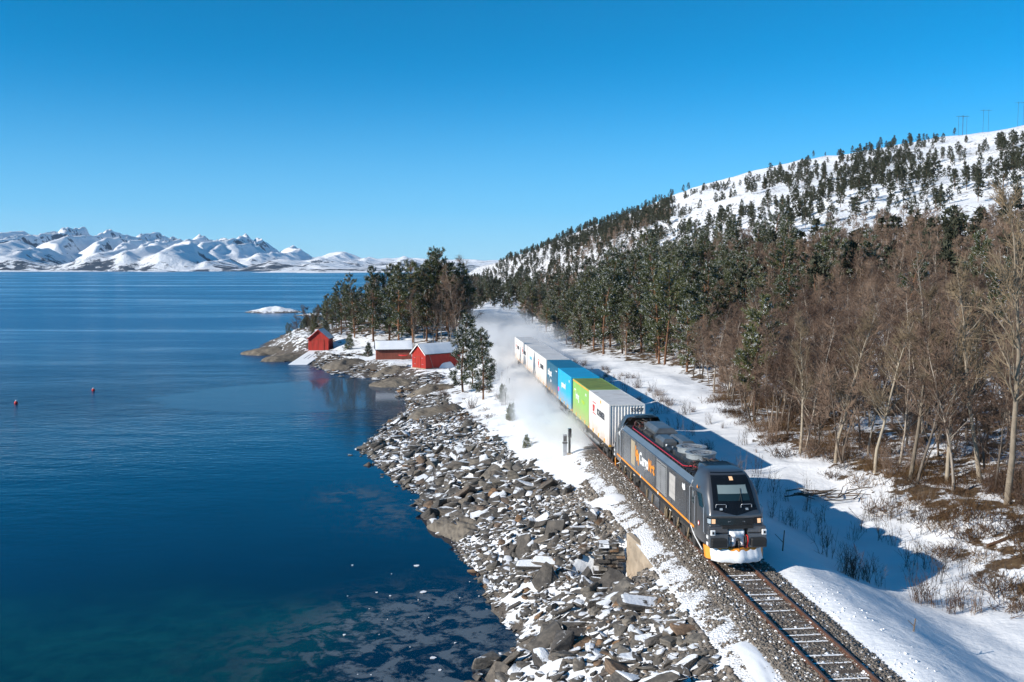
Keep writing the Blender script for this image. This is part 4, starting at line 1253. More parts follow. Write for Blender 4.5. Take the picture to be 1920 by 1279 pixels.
def container(label, t0, t1, colour, marks, wave=0.035):
    Y0 = (t0 - 0.75) / 0.9972; Y1 = (t1 - 0.75) / 0.9972
    L = (Y1 - Y0) / 0.9963 - 0.06
    W = 1.25; H = 2.93
    p = track_pt(Y0, 0, 1.21)
    c = empty('container', p, TROT)
    c.rotation_euler = (-0.006, 0, TROT)
    tag(c, label, 'container', 'swap body containers on the freight train')
    m = CM[colour]
    mb = MB()       # walls: ends in deep corrugation, sides in fine ribs
    zb, zt = 0.12, H - 0.03
    def corr(a, b, n, depth, fn):
        xs = np.linspace(a, b, n * 4 + 1); vs = []; fs = []
        for i, x in enumerate(xs):
            dpt = depth if (i % 4) in (1, 2) else 0.0
            vs += [fn(x, dpt, zb), fn(x, dpt, zt)]
        for i in range(len(xs) - 1): fs.append((2 * i, 2 * i + 2, 2 * i + 3, 2 * i + 1))
        mb.add(vs, fs)
    corr(-W + 0.08, W - 0.08, 11, wave, lambda x, d, z: (x, 0.03 + d, z))
    corr(-W + 0.08, W - 0.08, 11, wave, lambda x, d, z: (-x, L - 0.03 - d, z))
    corr(0.06, L - 0.06, 30, 0.006, lambda y, d, z: (-W + 0.012 + d, L - y, z))
    corr(0.06, L - 0.06, 30, 0.03, lambda y, d, z: (W - 0.012 - d, y, z))
    mb.build('wall', m, c)
    mb = MB()
    for x in (-W + 0.05, W - 0.05):
        for y in (0.05, L - 0.05): mb.box(x - 0.05, x + 0.05, y - 0.05, y + 0.05, 0.0, H)
    mb.box(-W, W, 0.0, 0.10, 0.0, 0.14); mb.box(-W, W, L - 0.10, L, 0.0, 0.14); mb.box(-W, -W + 0.08, 0.1, L - 0.1, 0.0, 0.14); mb.box(W - 0.08, W, 0.1, L - 0.1, 0.0, 0.14)
    mb.box(-W + 0.1, W - 0.1, 0.0, 0.08, H - 0.1, H - 0.004); mb.box(-W + 0.1, W - 0.1, L - 0.08, L, H - 0.1, H - 0.004)
    mb.box(-W, -W + 0.07, 0.1, L - 0.1, H - 0.08, H - 0.004); mb.box(W - 0.07, W, 0.1, L - 0.1, H - 0.08, H - 0.004)
    mb.build('frame', m, c)
    mb = MB()
    n = 14
    ys = np.linspace(0.08, L - 0.08, n * 2 + 1); vs = []
    for i, y in enumerate(ys):
        z = H - 0.012 + (0.012 if i % 2 else 0)
        vs += [(-W + 0.06, y, z), (W - 0.06, y, z)]
    mb.add(vs, [(2 * i, 2 * i + 1, 2 * i + 3, 2 * i + 2) for i in range(len(ys) - 1)])
    mb.build('roof', roof_m[colour], c)
    for x in (-1, 1):
        for y in (0.0, L):
            mb = MB(); mb.box(*sorted((x * (W - 0.16), x * (W + 0.012))), y - 0.012 if y == 0 else y - 0.16, y + 0.16 if y == 0 else y + 0.012, -0.02, 0.13); mb.build('corner_casting', M['yellow'], c)
    for k in range(3):      # yellow lifting shoes along the lower rail
        y = L * (0.2 + 0.27 * k)
        mb = MB(); mb.box(-W - 0.02, -W + 0.05, y, y + 0.3, -0.02, 0.26); mb.build('lifting_shoe', M['yellow'], c)
    x = -W - 0.004
    for mk in marks:
        if mk[0] == 'text':
            _, body, frac, z, size, mat, bold, sxx = mk
            me, w = text_mesh('lettering', body, size, M[mat], bold, 0.004, sxx)
            put_side_text(me, c, x, L * frac, z)
        elif mk[0] == 'bar':
            _, f0, f1, z0, z1, mat = mk
            b_ = MB(); b_.box(x - 0.006, -W + 0.02, L * f1, L * f0, z0, z1); b_.build('painted_mark', M[mat], c)
    return c, L
DB = lambda: [('bar', 0.80, 0.64, 2.24, 2.30, 'red'), ('bar', 0.80, 0.64, 1.42, 1.48, 'red'), ('text', 'DB', 0.795, 1.60, 0.66, 'red', 0.035, 0.95), ('text', 'SCHENKER', 0.575, 1.56, 0.62, 'navy_text', 0.022, 0.98)]
c1, L1 = container('white ribbed container with red logo right behind the locomotive', 66.2, 74.62, 'white', DB() + [('bar', 0.42, 0.38, 2.55, 2.75, 'yellow')])
me, w = text_mesh('lettering', '53157', 0.36, M['navy_text'], 0.01)
o = link('lettering', me, c1); o.matrix_local = Matrix(((1, 0, 0, 0.25), (0, 0, -1, 0.02), (0, 1, 0, 2.42), (0, 0, 0, 1)))
container('lime green container with yellow roof edge, second behind the locomotive', 74.70, 82.9, 'green', [('bar', 0.995, 0.005, 2.78, 2.90, 'yellow'), ('text', 'bring', 0.80, 1.45, 0.86, 'white', 0.02, 1.0), ('text', 'bring.no', 0.42, 1.50, 0.44, 'lime', 0.012, 1.0), ('text', 'GBTU', 0.20, 2.25, 0.26, 'white', 0.01, 0.9), ('bar', 0.90, 0.80, 2.10, 2.20, 'white'), ('bar', 0.93, 0.86, 1.95, 2.05, 'lime')])
container('bright blue container with white lettering, third behind the locomotive', 83.9, 92.5, 'blue', [('text', 'postnord', 0.72, 1.45, 0.78, 'white', 0.03, 0.95), ('text', 'SCJU', 0.16, 2.35, 0.26, 'white', 0.01, 0.9), ('bar', 0.985, 0.90, 0.75, 1.15, 'pink')])
container('dark teal container with white lettering, fourth behind the locomotive', 92.72, 101.1, 'teal', [('text', 'tollpost', 0.90, 1.55, 0.95, 'white', 0.035, 1.05), ('text', 'globe', 0.66, 1.0, 0.42, 'white', 0.01, 1.0), ('bar', 0.16, 0.06, 2.4, 2.5, 'white')])
container('white container with red logo touching the dark teal one', 101.75, 111.2, 'white', DB())
container('white container with pale blue lettering, third from the train end', 111.3, 120.9, 'white', [('text', 'postnord', 0.74, 1.55, 0.72, 'pale_blue_text', 0.02, 1.0)])
container('white container with faded red logo, second from the train end', 121.3, 129.7, 'white', DB())
container('last white container at the tail of the train in blown snow', 129.85, 138.9, 'white', DB())
wag = [(66.0, 83.0), (83.6, 101.4), (101.5, 121.0), (121.1, 139.0)]
wl_ = ['flat container wagon carrying the first white and the green container', 'flat container wagon carrying the blue and the dark teal container', 'flat container wagon under the two middle white containers', 'last flat wagon of the train under white containers in blown snow']
for (t0, t1), lb in zip(wag, wl_):
    Y0 = (t0 - 0.75) / 0.9972; Y1 = (t1 - 0.75) / 0.9972; L = (Y1 - Y0) / 0.9963 - 0.1
    w = empty('flat_wagon', track_pt(Y0, 0, 0), TROT); w.rotation_euler = (-0.006, 0, TROT)
    tag(w, lb, 'wagon', 'flat wagons of the freight train')
    mb = MB()
    for x in (-1, 1): mb.prism([(0.1, 1.0), (3.4, 1.0), (4.4, 0.72), (L - 4.4, 0.72), (L - 3.4, 1.0), (L - 0.1, 1.0), (L - 0.1, 1.17), (0.1, 1.17)], 'x', *sorted((x * 1.02, x * 1.14)))
    for k in range(9): mb.box(-1.02, 1.02, 0.15 + k * (L - 0.5) / 8, 0.35 + k * (L - 0.5) / 8, 1.0, 1.16)
    mb.build('frame', M['under'], w)
    for yb in (2.0, L - 2.0):
        mb = MB()
        for sd in (-1, 1):
            mb.prism([(yb - 1.3, 0.5), (yb + 1.3, 0.5), (yb + 0.9, 0.8), (yb - 0.9, 0.8)], 'x', *sorted((sd * 0.98, sd * 1.10)))
            for dy in (-0.9, 0.9): mb.box(*sorted((sd * 0.98, sd * 1.16)), yb + dy - 0.16, yb + dy + 0.16, 0.32, 0.62)
        b_ = mb.build('bogie', M['under'], w)
        for dy in (-0.9, 0.9):
            for sd in (-1, 1):
                q = link('wheel', wheel_me, b_); q.location = (sd * GAUGE / 2, yb + dy, 0.46); q.scale = (1, 0.85, 0.85)
    mb = MB()
    for sd in (-1, 1):
        mb.cyl((sd * 0.8, -0.05, 0.98), 'y', 0.08, 0.35, 8); mb.cyl((sd * 0.8, L + 0.05, 0.98), 'y', 0.08, 0.35, 8)
    mb.build('buffer', M['under'], w)
    for k in range(5):
        mb = MB(); mb.box(-1.2, -1.12, 1.0 + k * (L - 2) / 5, 1.25 + k * (L - 2) / 5, 0.62, 1.0); mb.build('brake_rigging', M['under'], w)
# ------------------------------------------------------------------ trees
class Soup:
    """fast triangle / quad-free collector for foliage and twigs"""
    def __init__(self):
        self.V = []; self.F = []; self.n = 0; self.mi = []
    def add(self, V, F, mi=0):
        V = np.asarray(V, np.float32); F = np.asarray(F, np.int32)
        self.V.append(V); self.F.append(F + self.n); self.n += len(V); self.mi.append(np.full(len(F), mi, np.int32))
    def tube(self, pts, rads, n=3, mi=0):
        pts = np.asarray(pts, float); m = len(pts)
        d = np.gradient(pts, axis=0); d /= np.linalg.norm(d, axis=1, keepdims=True) + 1e-9
        ref = np.where(np.abs(d[:, 2:3]) < 0.9, np.array([[0, 0, 1.0]]), np.array([[1.0, 0, 0]]))
        a = np.cross(d, ref); a /= np.linalg.norm(a, axis=1, keepdims=True) + 1e-9
        b = np.cross(d, a)
        w = 2 * np.pi * np.arange(n) / n
        r = np.asarray(rads, float)[:, None, None]
        V = pts[:, None, :] + (a[:, None, :] * np.cos(w)[None, :, None] + b[:, None, :] * np.sin(w)[None, :, None]) * r
        F = []
        for i in range(m - 1):
            for k in range(n):
                k2 = (k + 1) % n
                p, q, s, t = i * n + k, i * n + k2, (i + 1) * n + k2, (i + 1) * n + k
                F.append((p, q, s)); F.append((p, s, t))
        self.add(V.reshape(-1, 3), F, mi)
    def arrays(self):
        return np.concatenate(self.V), np.concatenate(self.F), np.concatenate(self.mi)
    def mesh(self, name, mats, smooth=False):
        V, F, mi = self.arrays()
        return np_mesh(name, V, F, mats, smooth, mi)

def unit(v):
    return v / (np.linalg.norm(v) + 1e-9)

def wander(rg, p, d, length, n, wob, up):
    pts = [np.array(p, float)]; d = unit(np.array(d, float))
    for i in range(n):
        d = unit(d + rg.normal(0, wob, 3) + np.array([0, 0, up]))
        pts.append(pts[-1] + d * length / n)
    return np.array(pts)

def bare_tree(seed, h, trunk_r, nprim, spread, kind):
    """leafless tree: trunk part with the main limbs, crown part with all finer branches and twigs"""
    rg = np.random.default_rng(seed)
    tk, cr = Soup(), Soup()
    stems = 1 if kind != 'multi' else rg.integers(3, 6)
    for s in range(stems):
        lean = rg.normal(0, 0.06 if stems == 1 else 0.24, 3); lean[2] = 1
        hh = h * (1 if stems == 1 else rg.uniform(0.65, 1.0))
        tr_ = trunk_r if stems == 1 else trunk_r * rg.uniform(0.5, 0.85)
        pts = wander(rg, (rg.normal(0, 0.12) * (stems > 1), rg.normal(0, 0.12) * (stems > 1), -0.3), lean, hh + 0.3, 12, 0.05, 0.02)
        f = np.linspace(0, 1, 13)
        tk.tube(pts, tr_ * (1 - 0.93 * f ** 0.9), 6)
        npm = nprim if stems == 1 else max(6, int(nprim * 0.5))
        for b in range(npm):
            k = rg.uniform(0.22, 0.97) if kind != 'tall' else rg.uniform(0.34, 0.98)
            i = k * 12; i0 = int(i); p = pts[i0] + (pts[min(i0 + 1, 12)] - pts[i0]) * (i - i0)
            ang = rg.uniform(0, 2 * np.pi)
            rise = rg.uniform(0.5, 1.3) if kind != 'tall' else rg.uniform(0.8, 1.7)
            d = np.array([np.cos(ang), np.sin(ang), rise])
            L = spread * hh * (1.08 - k) ** 0.75 * rg.uniform(0.55, 1.1)
            L = max(L, 0.5)
            bp = wander(rg, p, d, L, 5, 0.13, 0.06)
            r0 = tr_ * (1 - 0.93 * k ** 0.9) * rg.uniform(0.38, 0.6) + 0.006
            ff = np.linspace(0, 1, 6)
            tk.tube(bp, r0 * (1 - 0.85 * ff), 4)
            for c in range(rg.integers(5, 9)):
                kk = rg.uniform(0.15, 1.0); j = kk * 5; j0 = min(int(j), 4); q = bp[j0] + (bp[j0 + 1] - bp[j0]) * (j - j0)
                dd = unit(bp[j0 + 1] - bp[j0]) + rg.normal(0, 0.55, 3) + np.array([0, 0, 0.18])
                l2 = L * rg.uniform(0.25, 0.55) * (1.1 - 0.6 * kk) + 0.25
                sp = wander(rg, q, dd, l2, 3, 0.16, 0.05)
                cr.tube(sp, np.array([0.020, 0.015, 0.011, 0.007]) * (0.8 + 0.5 * (h / 12)), 3)
                for t in range(rg.integers(4, 7)):
                    ti = rg.integers(0, 3); tq = sp[ti] + (sp[ti + 1] - sp[ti]) * rg.random()
                    td = unit(sp[ti + 1] - sp[ti]) + rg.normal(0, 0.5, 3) + np.array([0, 0, 0.12 if kind != 'birch' else -0.05])
                    l3 = rg.uniform(0.3, 0.85)
                    tp_ = wander(rg, tq, td, l3, 2, 0.2, 0.0)
                    cr.tube(tp_, [0.014, 0.012, 0.008], 3)
    return tk, cr

def shrub_mesh(seed, h, n, spread):
    rg = np.random.default_rng(seed); s = Soup()
    for i in range(n):
        d = rg.normal(0, spread, 3); d[2] = 1
        hh = h * rg.uniform(0.5, 1.0)
        p = wander(rg, (rg.normal(0, 0.16 + spread * 0.4), rg.normal(0, 0.16 + spread * 0.4), -0.2), d, hh + 0.2, 5, 0.10, 0.03)
        s.tube(p, np.array([0.013, 0.011, 0.010, 0.008, 0.006, 0.004]), 3)
        for b in range(rg.integers(3, 7)):
            k = rg.integers(1, 5); q = p[k]
            dd = unit(p[k + 1] - p[k]) + rg.normal(0, 0.5, 3)
            s.tube(wander(rg, q, dd, hh * rg.uniform(0.15, 0.4), 2, 0.15, 0.05), [0.009, 0.007, 0.004], 3)
    return s

BL = np.array([[-0.5, 0, 0], [0.5, 0, 0], [0, 0, 1.0]])
def tufts(rg, soup, C, D, length, width, blades, snowp):
    """needle tufts: narrow blades fanning out round each shoot; some carry snow"""
    n = len(C)
    if n == 0: return
    C = np.repeat(C, blades, 0); D = np.repeat(D, blades, 0)
    m = len(C)
    ax = D + rg.normal(0, 0.62, (m, 3)); ax /= np.linalg.norm(ax, axis=1, keepdims=True)
    side = np.cross(ax, rg.normal(0, 1, (m, 3))); side /= np.linalg.norm(side, axis=1, keepdims=True) + 1e-9
    L = length * rg.uniform(0.6, 1.25, (m, 1)); W = width * rg.uniform(0.6, 1.3, (m, 1))
    C = C + rg.normal(0, length * 0.22, (m, 3))
    V = np.stack([C - side * W * 0.5, C + side * W * 0.5, C + ax * L], 1).reshape(-1, 3)
    F = np.arange(m * 3).reshape(-1, 3)
    sn = (rg.random(m) < snowp * (0.4 + 0.6 * (ax[:, 2] > 0)))
    if (~sn).any(): 
        idx = np.where(~sn)[0]; soup.add(V.reshape(-1, 3, 3)[idx].reshape(-1, 3), np.arange(len(idx) * 3).reshape(-1, 3), 0)
    if sn.any():
        idx = np.where(sn)[0]; soup.add(V.reshape(-1, 3, 3)[idx].reshape(-1, 3), np.arange(len(idx) * 3).reshape(-1, 3), 1)

def pine(seed, h, trunk_r, start, wid, snowp, dens=1.0, conical=0.0, tl=0.36, tw=0.075, blades=7):
    rg = np.random.default_rng(seed)
    tk, cr = Soup(), Soup()
    pts = wander(rg, (0, 0, -0.4), (rg.normal(0, .03), rg.normal(0, .03), 1), h + 0.2, 12, 0.035, 0.03)
    f = np.linspace(0, 1, 13)
    tk.tube(pts, trunk_r * (1 - 0.92 * f), 7)
    k = start
    C, Dn = [], []
    while k < 0.985:
        rel = (k - start) / (1 - start)
        prof_ = (1 - rel) ** 0.8 if conical > 0.5 else (np.sin(np.pi * min(1, 0.18 + 0.82 * rel) ** 1.0)) ** 0.75 * (1.0 - 0.25 * rel)
        for b in range(rg.integers(3, 6)):
            if rg.random() < 0.12: continue
            a = rg.uniform(0, 2 * np.pi); i = k * 12; i0 = min(int(i), 11)
            p = pts[i0] + (pts[i0 + 1] - pts[i0]) * (i - i0)
            L = wid * h * prof_ * rg.uniform(0.55, 1.2) + 0.3
            d = np.array([np.cos(a), np.sin(a), rg.uniform(-0.1, 0.45) + 0.5 * rel - 0.25 * conical])
            bp = wander(rg, p, d, L, 5, 0.12, 0.05)
            tk.tube(bp, (trunk_r * 0.3 * (1 - 0.7 * k) + 0.008) * np.array([1, .85, .68, .5, .34, .2]), 4)
            nsh = max(3, int(L * 5.2 * dens))
            for s in range(nsh):
                kk = 0.28 + 0.72 * rg.random() ** 0.7; j = kk * 5; j0 = min(int(j), 4); q = bp[j0] + (bp[j0 + 1] - bp[j0]) * (j - j0)
                dd = unit(bp[j0 + 1] - bp[j0]) * 0.8 + rg.normal(0, 0.5, 3) + np.array([0, 0, 0.3])
                dd = unit(dd); l2 = rg.uniform(0.25, 0.9) * (0.5 + 0.12 * L)
                for u_ in np.linspace(0.25, 1.0, 4):
                    C.append(q + dd * l2 * u_); Dn.append(dd)
        k += rg.uniform(0.028, 0.055)
    C.append(pts[-1]); Dn.append(np.array([0, 0, 1.0]))
    tufts(rg, cr, np.array(C), np.array(Dn), tl, tw, blades, snowp)
    return tk, cr

def proto(name, tk, cr, tmat, cmats):
    """one tree of a kind: Empty > trunk, crown"""
    return (name, tk.mesh('trunk', [tmat], True), cr.mesh('crown', cmats))

def plant(pr, x, y, rz, sc, label, cat, group, dz=0.0, tilt=0.0):
    name, tm, cm = pr
    o = empty(name, (x, y, hz(x, y) + dz), rz)
    o.rotation_euler = (tilt * math.cos(rz * 3), tilt * math.sin(rz * 3), rz)
    o.scale = (sc, sc, sc)
    link('trunk', tm, o); link('crown', cm, o)
    return tag(o, label, cat, group)

birches = [proto('bare_birch', *bare_tree(100 + i, 11 + i * 0.9, 0.125, 28, 0.34, 'birch'), M['birch_bark'], [M['twig']]) for i in range(4)]
alders = [proto('bare_alder', *bare_tree(200 + i, 8.5 + i * 0.7, 0.13, 20, 0.38, 'multi'), M['alder_bark'], [M['twig']]) for i in range(4)]
aspens = [proto('bare_aspen', *bare_tree(300 + i, 17.5, 0.21, 40, 0.30, 'tall'), M['aspen_bark'], [M['twig_pale']]) for i in range(2)]
pines_big = [proto('pine_tree', *pine(400 + i, 15 + i, 0.22, [0.22, 0.14, 0.30, 0.18, 0.12][i], [0.21, 0.19, 0.22, 0.20, 0.21][i], [0.10, 0.10, 0.08, 0.10, 0.12][i]), M['pine_bark'], [M['needles'], M['snow']]) for i in range(5)]
pines_snowy = [proto('pine_tree', *pine(450 + i, 11 + i, 0.17, 0.12, 0.18, 0.16, 1.0, 0.35), M['pine_bark'], [M['needles'], M['snow']]) for i in range(3)]
pines_low = [proto('pine_tree', *pine(470 + i, 13 + i, 0.19, 0.07, 0.20, 0.07, 1.1, 0.2), M['pine_bark'], [M['needles'], M['snow']]) for i in range(3)]
young = [proto('young_spruce', *pine(480 + i, 3.2 + i, 0.06, 0.06, 0.24, 0.12, 1.5, 1.0, 0.22, 0.05, 6), M['pine_bark'], [M['needles'], M['snow']]) for i in range(2)]

# --- tall pale aspen and other trees one can point at
def gp(px, py, z0):
    """foot of something seen at that spot, following the ground"""
    z = z0
    for _ in range(12):
        x, y = at(px, py, z); z = 0.5 * z + 0.5 * hz(x, y)
    return at(px, py, z)
x, y = gp(1888, 945, -0.5)
plant(aspens[0], x, y, 0.4, 1.04, 'tall pale-barked bare tree at the right edge of the photo', 'tree', None)
x, y = gp(1918, 900, 0.5); plant(aspens[1], x + 1.2, y, 2.2, 0.95, 'second pale bare tree cut by the right picture edge', 'tree', None)
for (px_, py_, sc, q) in [(1500, 850, 0.62, 'left'), (1566, 868, 0.66, 'second'), (1640, 886, 0.62, 'third'), (1706, 900, 0.72, 'fourth'), (1775, 905, 0.70, 'fifth'), (1838, 905, 0.82, 'sixth')]:
    x, y = gp(px_, py_, 0.0)
    plant(aspens[R.randrange(2)], x, y, R.uniform(0, 6.28), sc, 'pale straight trunk in the front row of the wood, ' + (q + ' of six' if q != 'left' else 'first of six') + ' from the left', 'tree', 'pale trunks in the front row', 0, 0.06)
x, y = gp(1730, 770, 0.5); plant(birches[3], x, y, 1.2, 1.12, 'leaning clump-forming bare birch on the snowy mound in the wood', 'tree', None, 0, 0.08)
x, y = gp(868, 736, -2.0); plant(pines_snowy[0], x, y, 0.3, 0.9, 'snow-flecked pine standing alone right of the red boathouses', 'tree', None)
x, y = gp(906, 748, -1.8); plant(pines_snowy[1], x, y, 1.7, 0.68, 'short bushy pine beside the snow bank left of the train', 'tree', None)
x, y = gp(886, 720, -1.8); plant(pines_snowy[2], x, y, 2.9, 0.62, 'slim pine squeezed between two pines left of the train', 'tree', None)
x, y = gp(955, 790, -1.4); plant(young[1], x, y, 0.5, 0.42, 'small young spruce on the bank left of the blue container', 'tree', None)
x, y = gp(988, 838, -1.2); plant(young[0], x, y, 0.9, 0.3, 'knee-high spruce seedling near the signal post', 'tree', None)
x, y = gp(945, 752, -1.4); plant(young[0], x, y, 2.0, 0.55, 'little spruce by the wire fence posts', 'tree', None)

# --- the wooded point with the boathouses
pts_done = []
def far_enough(x, y, dmin):
    for (a, b) in pts_done:
        if (a - x) ** 2 + (b - y) ** 2 < dmin * dmin: return False
    pts_done.append((x, y)); return True
# footprints keep trees out of the houses
for b in (BH1, BH2, BH3):
    pts_done.append((b[0], b[1] + 2)); pts_done.append((b[0] + 2, b[1] + 1)); pts_done.append((b[0] - 1.5, b[1] + 3))
cnt = 0; tries = 0
spots = [(640, 628, 11), (612, 622, 8), (665, 633, 13), (700, 640, 14.5), (730, 640, 15), (748, 655, 15.5), (775, 642, 16), (800, 640, 17.5), (818, 640, 18), (842, 640, 16), (858, 640, 15)]
spots.sort()
ORD = ['first', 'second', 'third', 'fourth', 'fifth', 'sixth', 'seventh', 'eighth', 'ninth', 'tenth', 'eleventh']
for (px_, py_, hh) in spots:
    x, y = gp(px_, py_, -1.0); pts_done.append((x, y))
    pr = pines_big[R.randrange(5)]; 
    plant(pr, x, y, R.uniform(0, 6.28), hh / (15 + pines_big.index(pr)), 'front pine of the wooded point, ' + ORD[spots.index((px_, py_, hh))] + ' from the seaward end of its row', 'tree', 'front pines of the wooded point')
while cnt < 125 and tries < 4000:
    tries += 1
    x, y = R.uniform(-62, -8), R.uniform(188, 330)
    if shore_dist(np.array([x]), np.array([y]))[0] < 5 or x > float(xc(y)) - 7: continue
    if not far_enough(x, y, 3.0): continue
    px_ = 960 + FPX * x / y
    lim = np.interp(px_, [560, 600, 640, 700, 760, 800, 830, 870, 920], [0.2, 0.38, 0.55, 0.70, 0.85, 0.98, 0.96, 0.72, 0.60]) * R.choice((1, 1, 0.62))
    if R.random() < 0.72:
        pr = (pines_big + pines_low)[R.randrange(8)]
        plant(pr, x, y, R.uniform(0, 6.28), lim * R.uniform(0.75, 1.08), 'dark pine in the clump on the wooded point' + (', left part' if px_ < 690 else (', middle' if px_ < 790 else ', right part')) + (', front rows' if y < 235 else ', back rows'), 'tree', 'pines on the wooded point')
    else:
        plant(birches[R.randrange(4)], x, y, R.uniform(0, 6.28), lim * R.uniform(0.9, 1.25), 'bare birch among the pines on the wooded point', 'tree', 'bare birches on the wooded point')
    cnt += 1
for (px_, py_, sc) in [(840, 640, 1.25), (858, 646, 1.3), (828, 642, 1.2), (872, 640, 1.25), (812, 650, 0.9), (845, 655, 0.8), (775, 655, 0.85), (862, 632, 1.2), (885, 636, 1.1), (795, 636, 1.4)]:
    x, y = gp(px_, py_, -1.0)
    plant(birches[R.randrange(4)], x, y, R.uniform(0, 6.28), sc, 'bare birch among the pines on the wooded point', 'tree', 'bare birches on the wooded point')
for (px_, py_, sc) in [(690, 668, 0.75), (655, 655, 0.7), (612, 640, 0.7), (577, 612, 0.9)]:
    x, y = gp(px_, py_, -1.5)
    plant(young[R.randrange(2)], x, y, R.uniform(0, 6.28), sc, 'little spruce on the snow between the boathouses', 'tree', 'little spruces by the boathouses')

# --- the wood right of the line
def edge_d(y): return float(np.interp(y, EDGE_Y, EDGE_D))
nb = npn = tries = 0
cand = []
while tries < 60000 and len(cand) < 740:
    tries += 1
    y = 36 + 250 * R.random() ** 1.25
    dd = edge_d(y) + 1.0 + 64 * R.random() ** 1.3
    x = float(xc(y)) + dd
    px_ = 960 + FPX * x / y
    if px_ > 2080: continue
    pinezone = px_ < 1300 and y > 120
    if px_ < 1330 and y < 120: continue
    if not far_enough(x, y, 2.0 if not pinezone else 3.2): continue
    cand.append((x, y, px_, pinezone, dd))
cand.sort(key=lambda c: c[1] + 0.4 * c[4])
WOOD_B = 'slender bare birch '
WOOD_A = 'many-stemmed bare alder '
def zone(px_, dd_):
    row = 'at the front edge of the wood' if dd_ < 22 else ('inside the wood' if dd_ < 42 else 'deep in the wood')
    return row + (', above the containers' if px_ < 1420 else (', above the locomotive' if px_ < 1660 else ', towards the right picture edge'))
WOOD_P = 'snow-flecked pine at the forest edge'
na = 0
for (x, y, px_, pz, dd) in cand:
    rz_ = R.uniform(0, 6.28)
    top_ok = np.interp(px_, [990, 1040, 1100, 1300, 1500, 1920], [0.55, 0.75, 0.95, 1.0, 1.0, 1.0])
    if (pz and R.random() < 0.58) or (1300 <= px_ < 1540 and y > 125 and dd > 24 and R.random() < 0.13):
        if npn < 150:
            pr = (pines_big + pines_snowy)[R.randrange(8)]
            plant(pr, x, y, rz_, top_ok * R.uniform(0.66, 0.94) * (0.85 if px_ > 1300 else 1.0), WOOD_P + (' beside the blown snow' if px_ < 1080 else (' above the white containers' if px_ < 1190 else (' above the blue and green containers' if px_ < 1300 else ' among birches above the locomotive tail'))) + (', front row' if dd < 26 else ', back rows'), 'tree', 'pines at the forest edge'); npn += 1
    elif R.random() < 0.018 and dd > 12:
        plant(pines_big[R.randrange(5)], x, y, rz_, R.uniform(0.6, 0.8), 'scattered dark pine standing among the bare birches', 'tree', 'pines among the birches')
    elif R.random() < 0.60:
        if nb < 300:
            plant(birches[R.randrange(4)], x, y, rz_, R.uniform(0.62, 0.98) * top_ok * (1 - 0.12 * min(1, dd / 60)), WOOD_B + zone(px_, dd), 'tree', 'bare birches in the wood', 0, R.uniform(0, 0.10)); nb += 1
    elif na < 300:
        plant(alders[R.randrange(4)], x, y, rz_, R.uniform(0.65, 1.05) * top_ok * (1 - 0.15 * min(1, dd / 60)), WOOD_A + zone(px_, dd), 'tree', 'bare alders in the wood'); na += 1

# trees closing in on the line where it bends away
for k in range(64):
    y = R.uniform(245, 470); sd = R.choice((-1, 1)); dd = R.uniform(6.5, 20) if y < 330 else R.uniform(4.5, 18)
    x = float(xc(y)) + sd * dd
    if shore_dist(np.array([x]), np.array([y]))[0] < 4: continue
    if R.random() < 0.5:
        plant(birches[R.randrange(4)], x, y, R.uniform(0, 6.28), R.uniform(0.6, 0.95), 'bare birch lining the bend of the track beyond the train, ' + ('seaward side' if sd < 0 else 'hill side'), 'tree', 'bare birches lining the bend')
    else:
        plant((pines_big + pines_low)[R.randrange(8)], x, y, R.uniform(0, 6.28), R.uniform(0.5, 0.8), 'dark pine lining the bend of the track beyond the train, ' + ('seaward side' if sd < 0 else 'hill side'), 'tree', 'pines lining the bend')
for k in range(40):
    x, y = R.uniform(-52, -10), R.uniform(192, 230)
    if shore_dist(np.array([x]), np.array([y]))[0] < 8 or x > float(xc(y)) - 8: continue
    if R.random() < 0.5: plant(young[R.randrange(2)], x, y, R.uniform(0, 6.28), R.uniform(0.5, 1.1), 'young spruce growing under the pines of the wooded point', 'tree', 'undergrowth on the point')
    else: plant(alders[R.randrange(4)], x, y, R.uniform(0, 6.28), R.uniform(0.35, 0.8), 'bare alder scrub under the pines of the wooded point', 'tree', 'undergrowth on the point')

# brown bushes along the wood's edge and thin shoots standing in the snow of the ditch
bush = [shrub_mesh(600 + i, 2.2, 55, 0.42).mesh('bush', [M['twig']]) for i in range(3)]
heath = [shrub_mesh(620 + i, 0.75, 80, 0.85).mesh('heath', [M['heath']]) for i in range(3)]
shoot = [shrub_mesh(640 + i, 1.9, 9, 0.13).mesh('shoot', [M['alder_bark']]) for i in range(4)]
red_shoot = [shrub_mesh(660 + i, 1.5, 20, 0.16).mesh('red_shoot', [M['twig']]) for i in range(2)]
def dot(name, me, x, y, sc, label, cat, group):
    o = link(name, me); o.location = (x, y, hz(x, y)); o.rotation_euler = (0, 0, R.uniform(0, 6.28)); o.scale = (sc, sc, sc * R.uniform(0.8, 1.15))
    return tag(o, label, cat, group)
for k in range(90):
    y = 38 + 130 * R.random() ** 1.3; dd = edge_d(y) + R.uniform(0.5, 14) ** 1.0
    x = float(xc(y)) + dd
    if 960 + FPX * x / y > 2000: continue
    dot('bush', bush[R.randrange(3)], x, y, R.uniform(0.6, 1.15), 'twiggy brown bush under the bare trees of the wood', 'bush', 'brown bushes in the wood')
for k in range(210):
    y = 38 + 66 * R.random() ** 1.3; dd = float(np.interp(y, EDGE_Y, BARE_D)) + R.uniform(-0.3, 8.5)
    x = float(xc(y)) + dd
    if 960 + FPX * x / y > 2000: continue
    dot('heath_tuft', heath[R.randrange(3)], x, y, R.uniform(0.7, 1.5), 'low rusty heath tuft at the edge of the wood', 'heath', 'heath tufts at the wood edge')
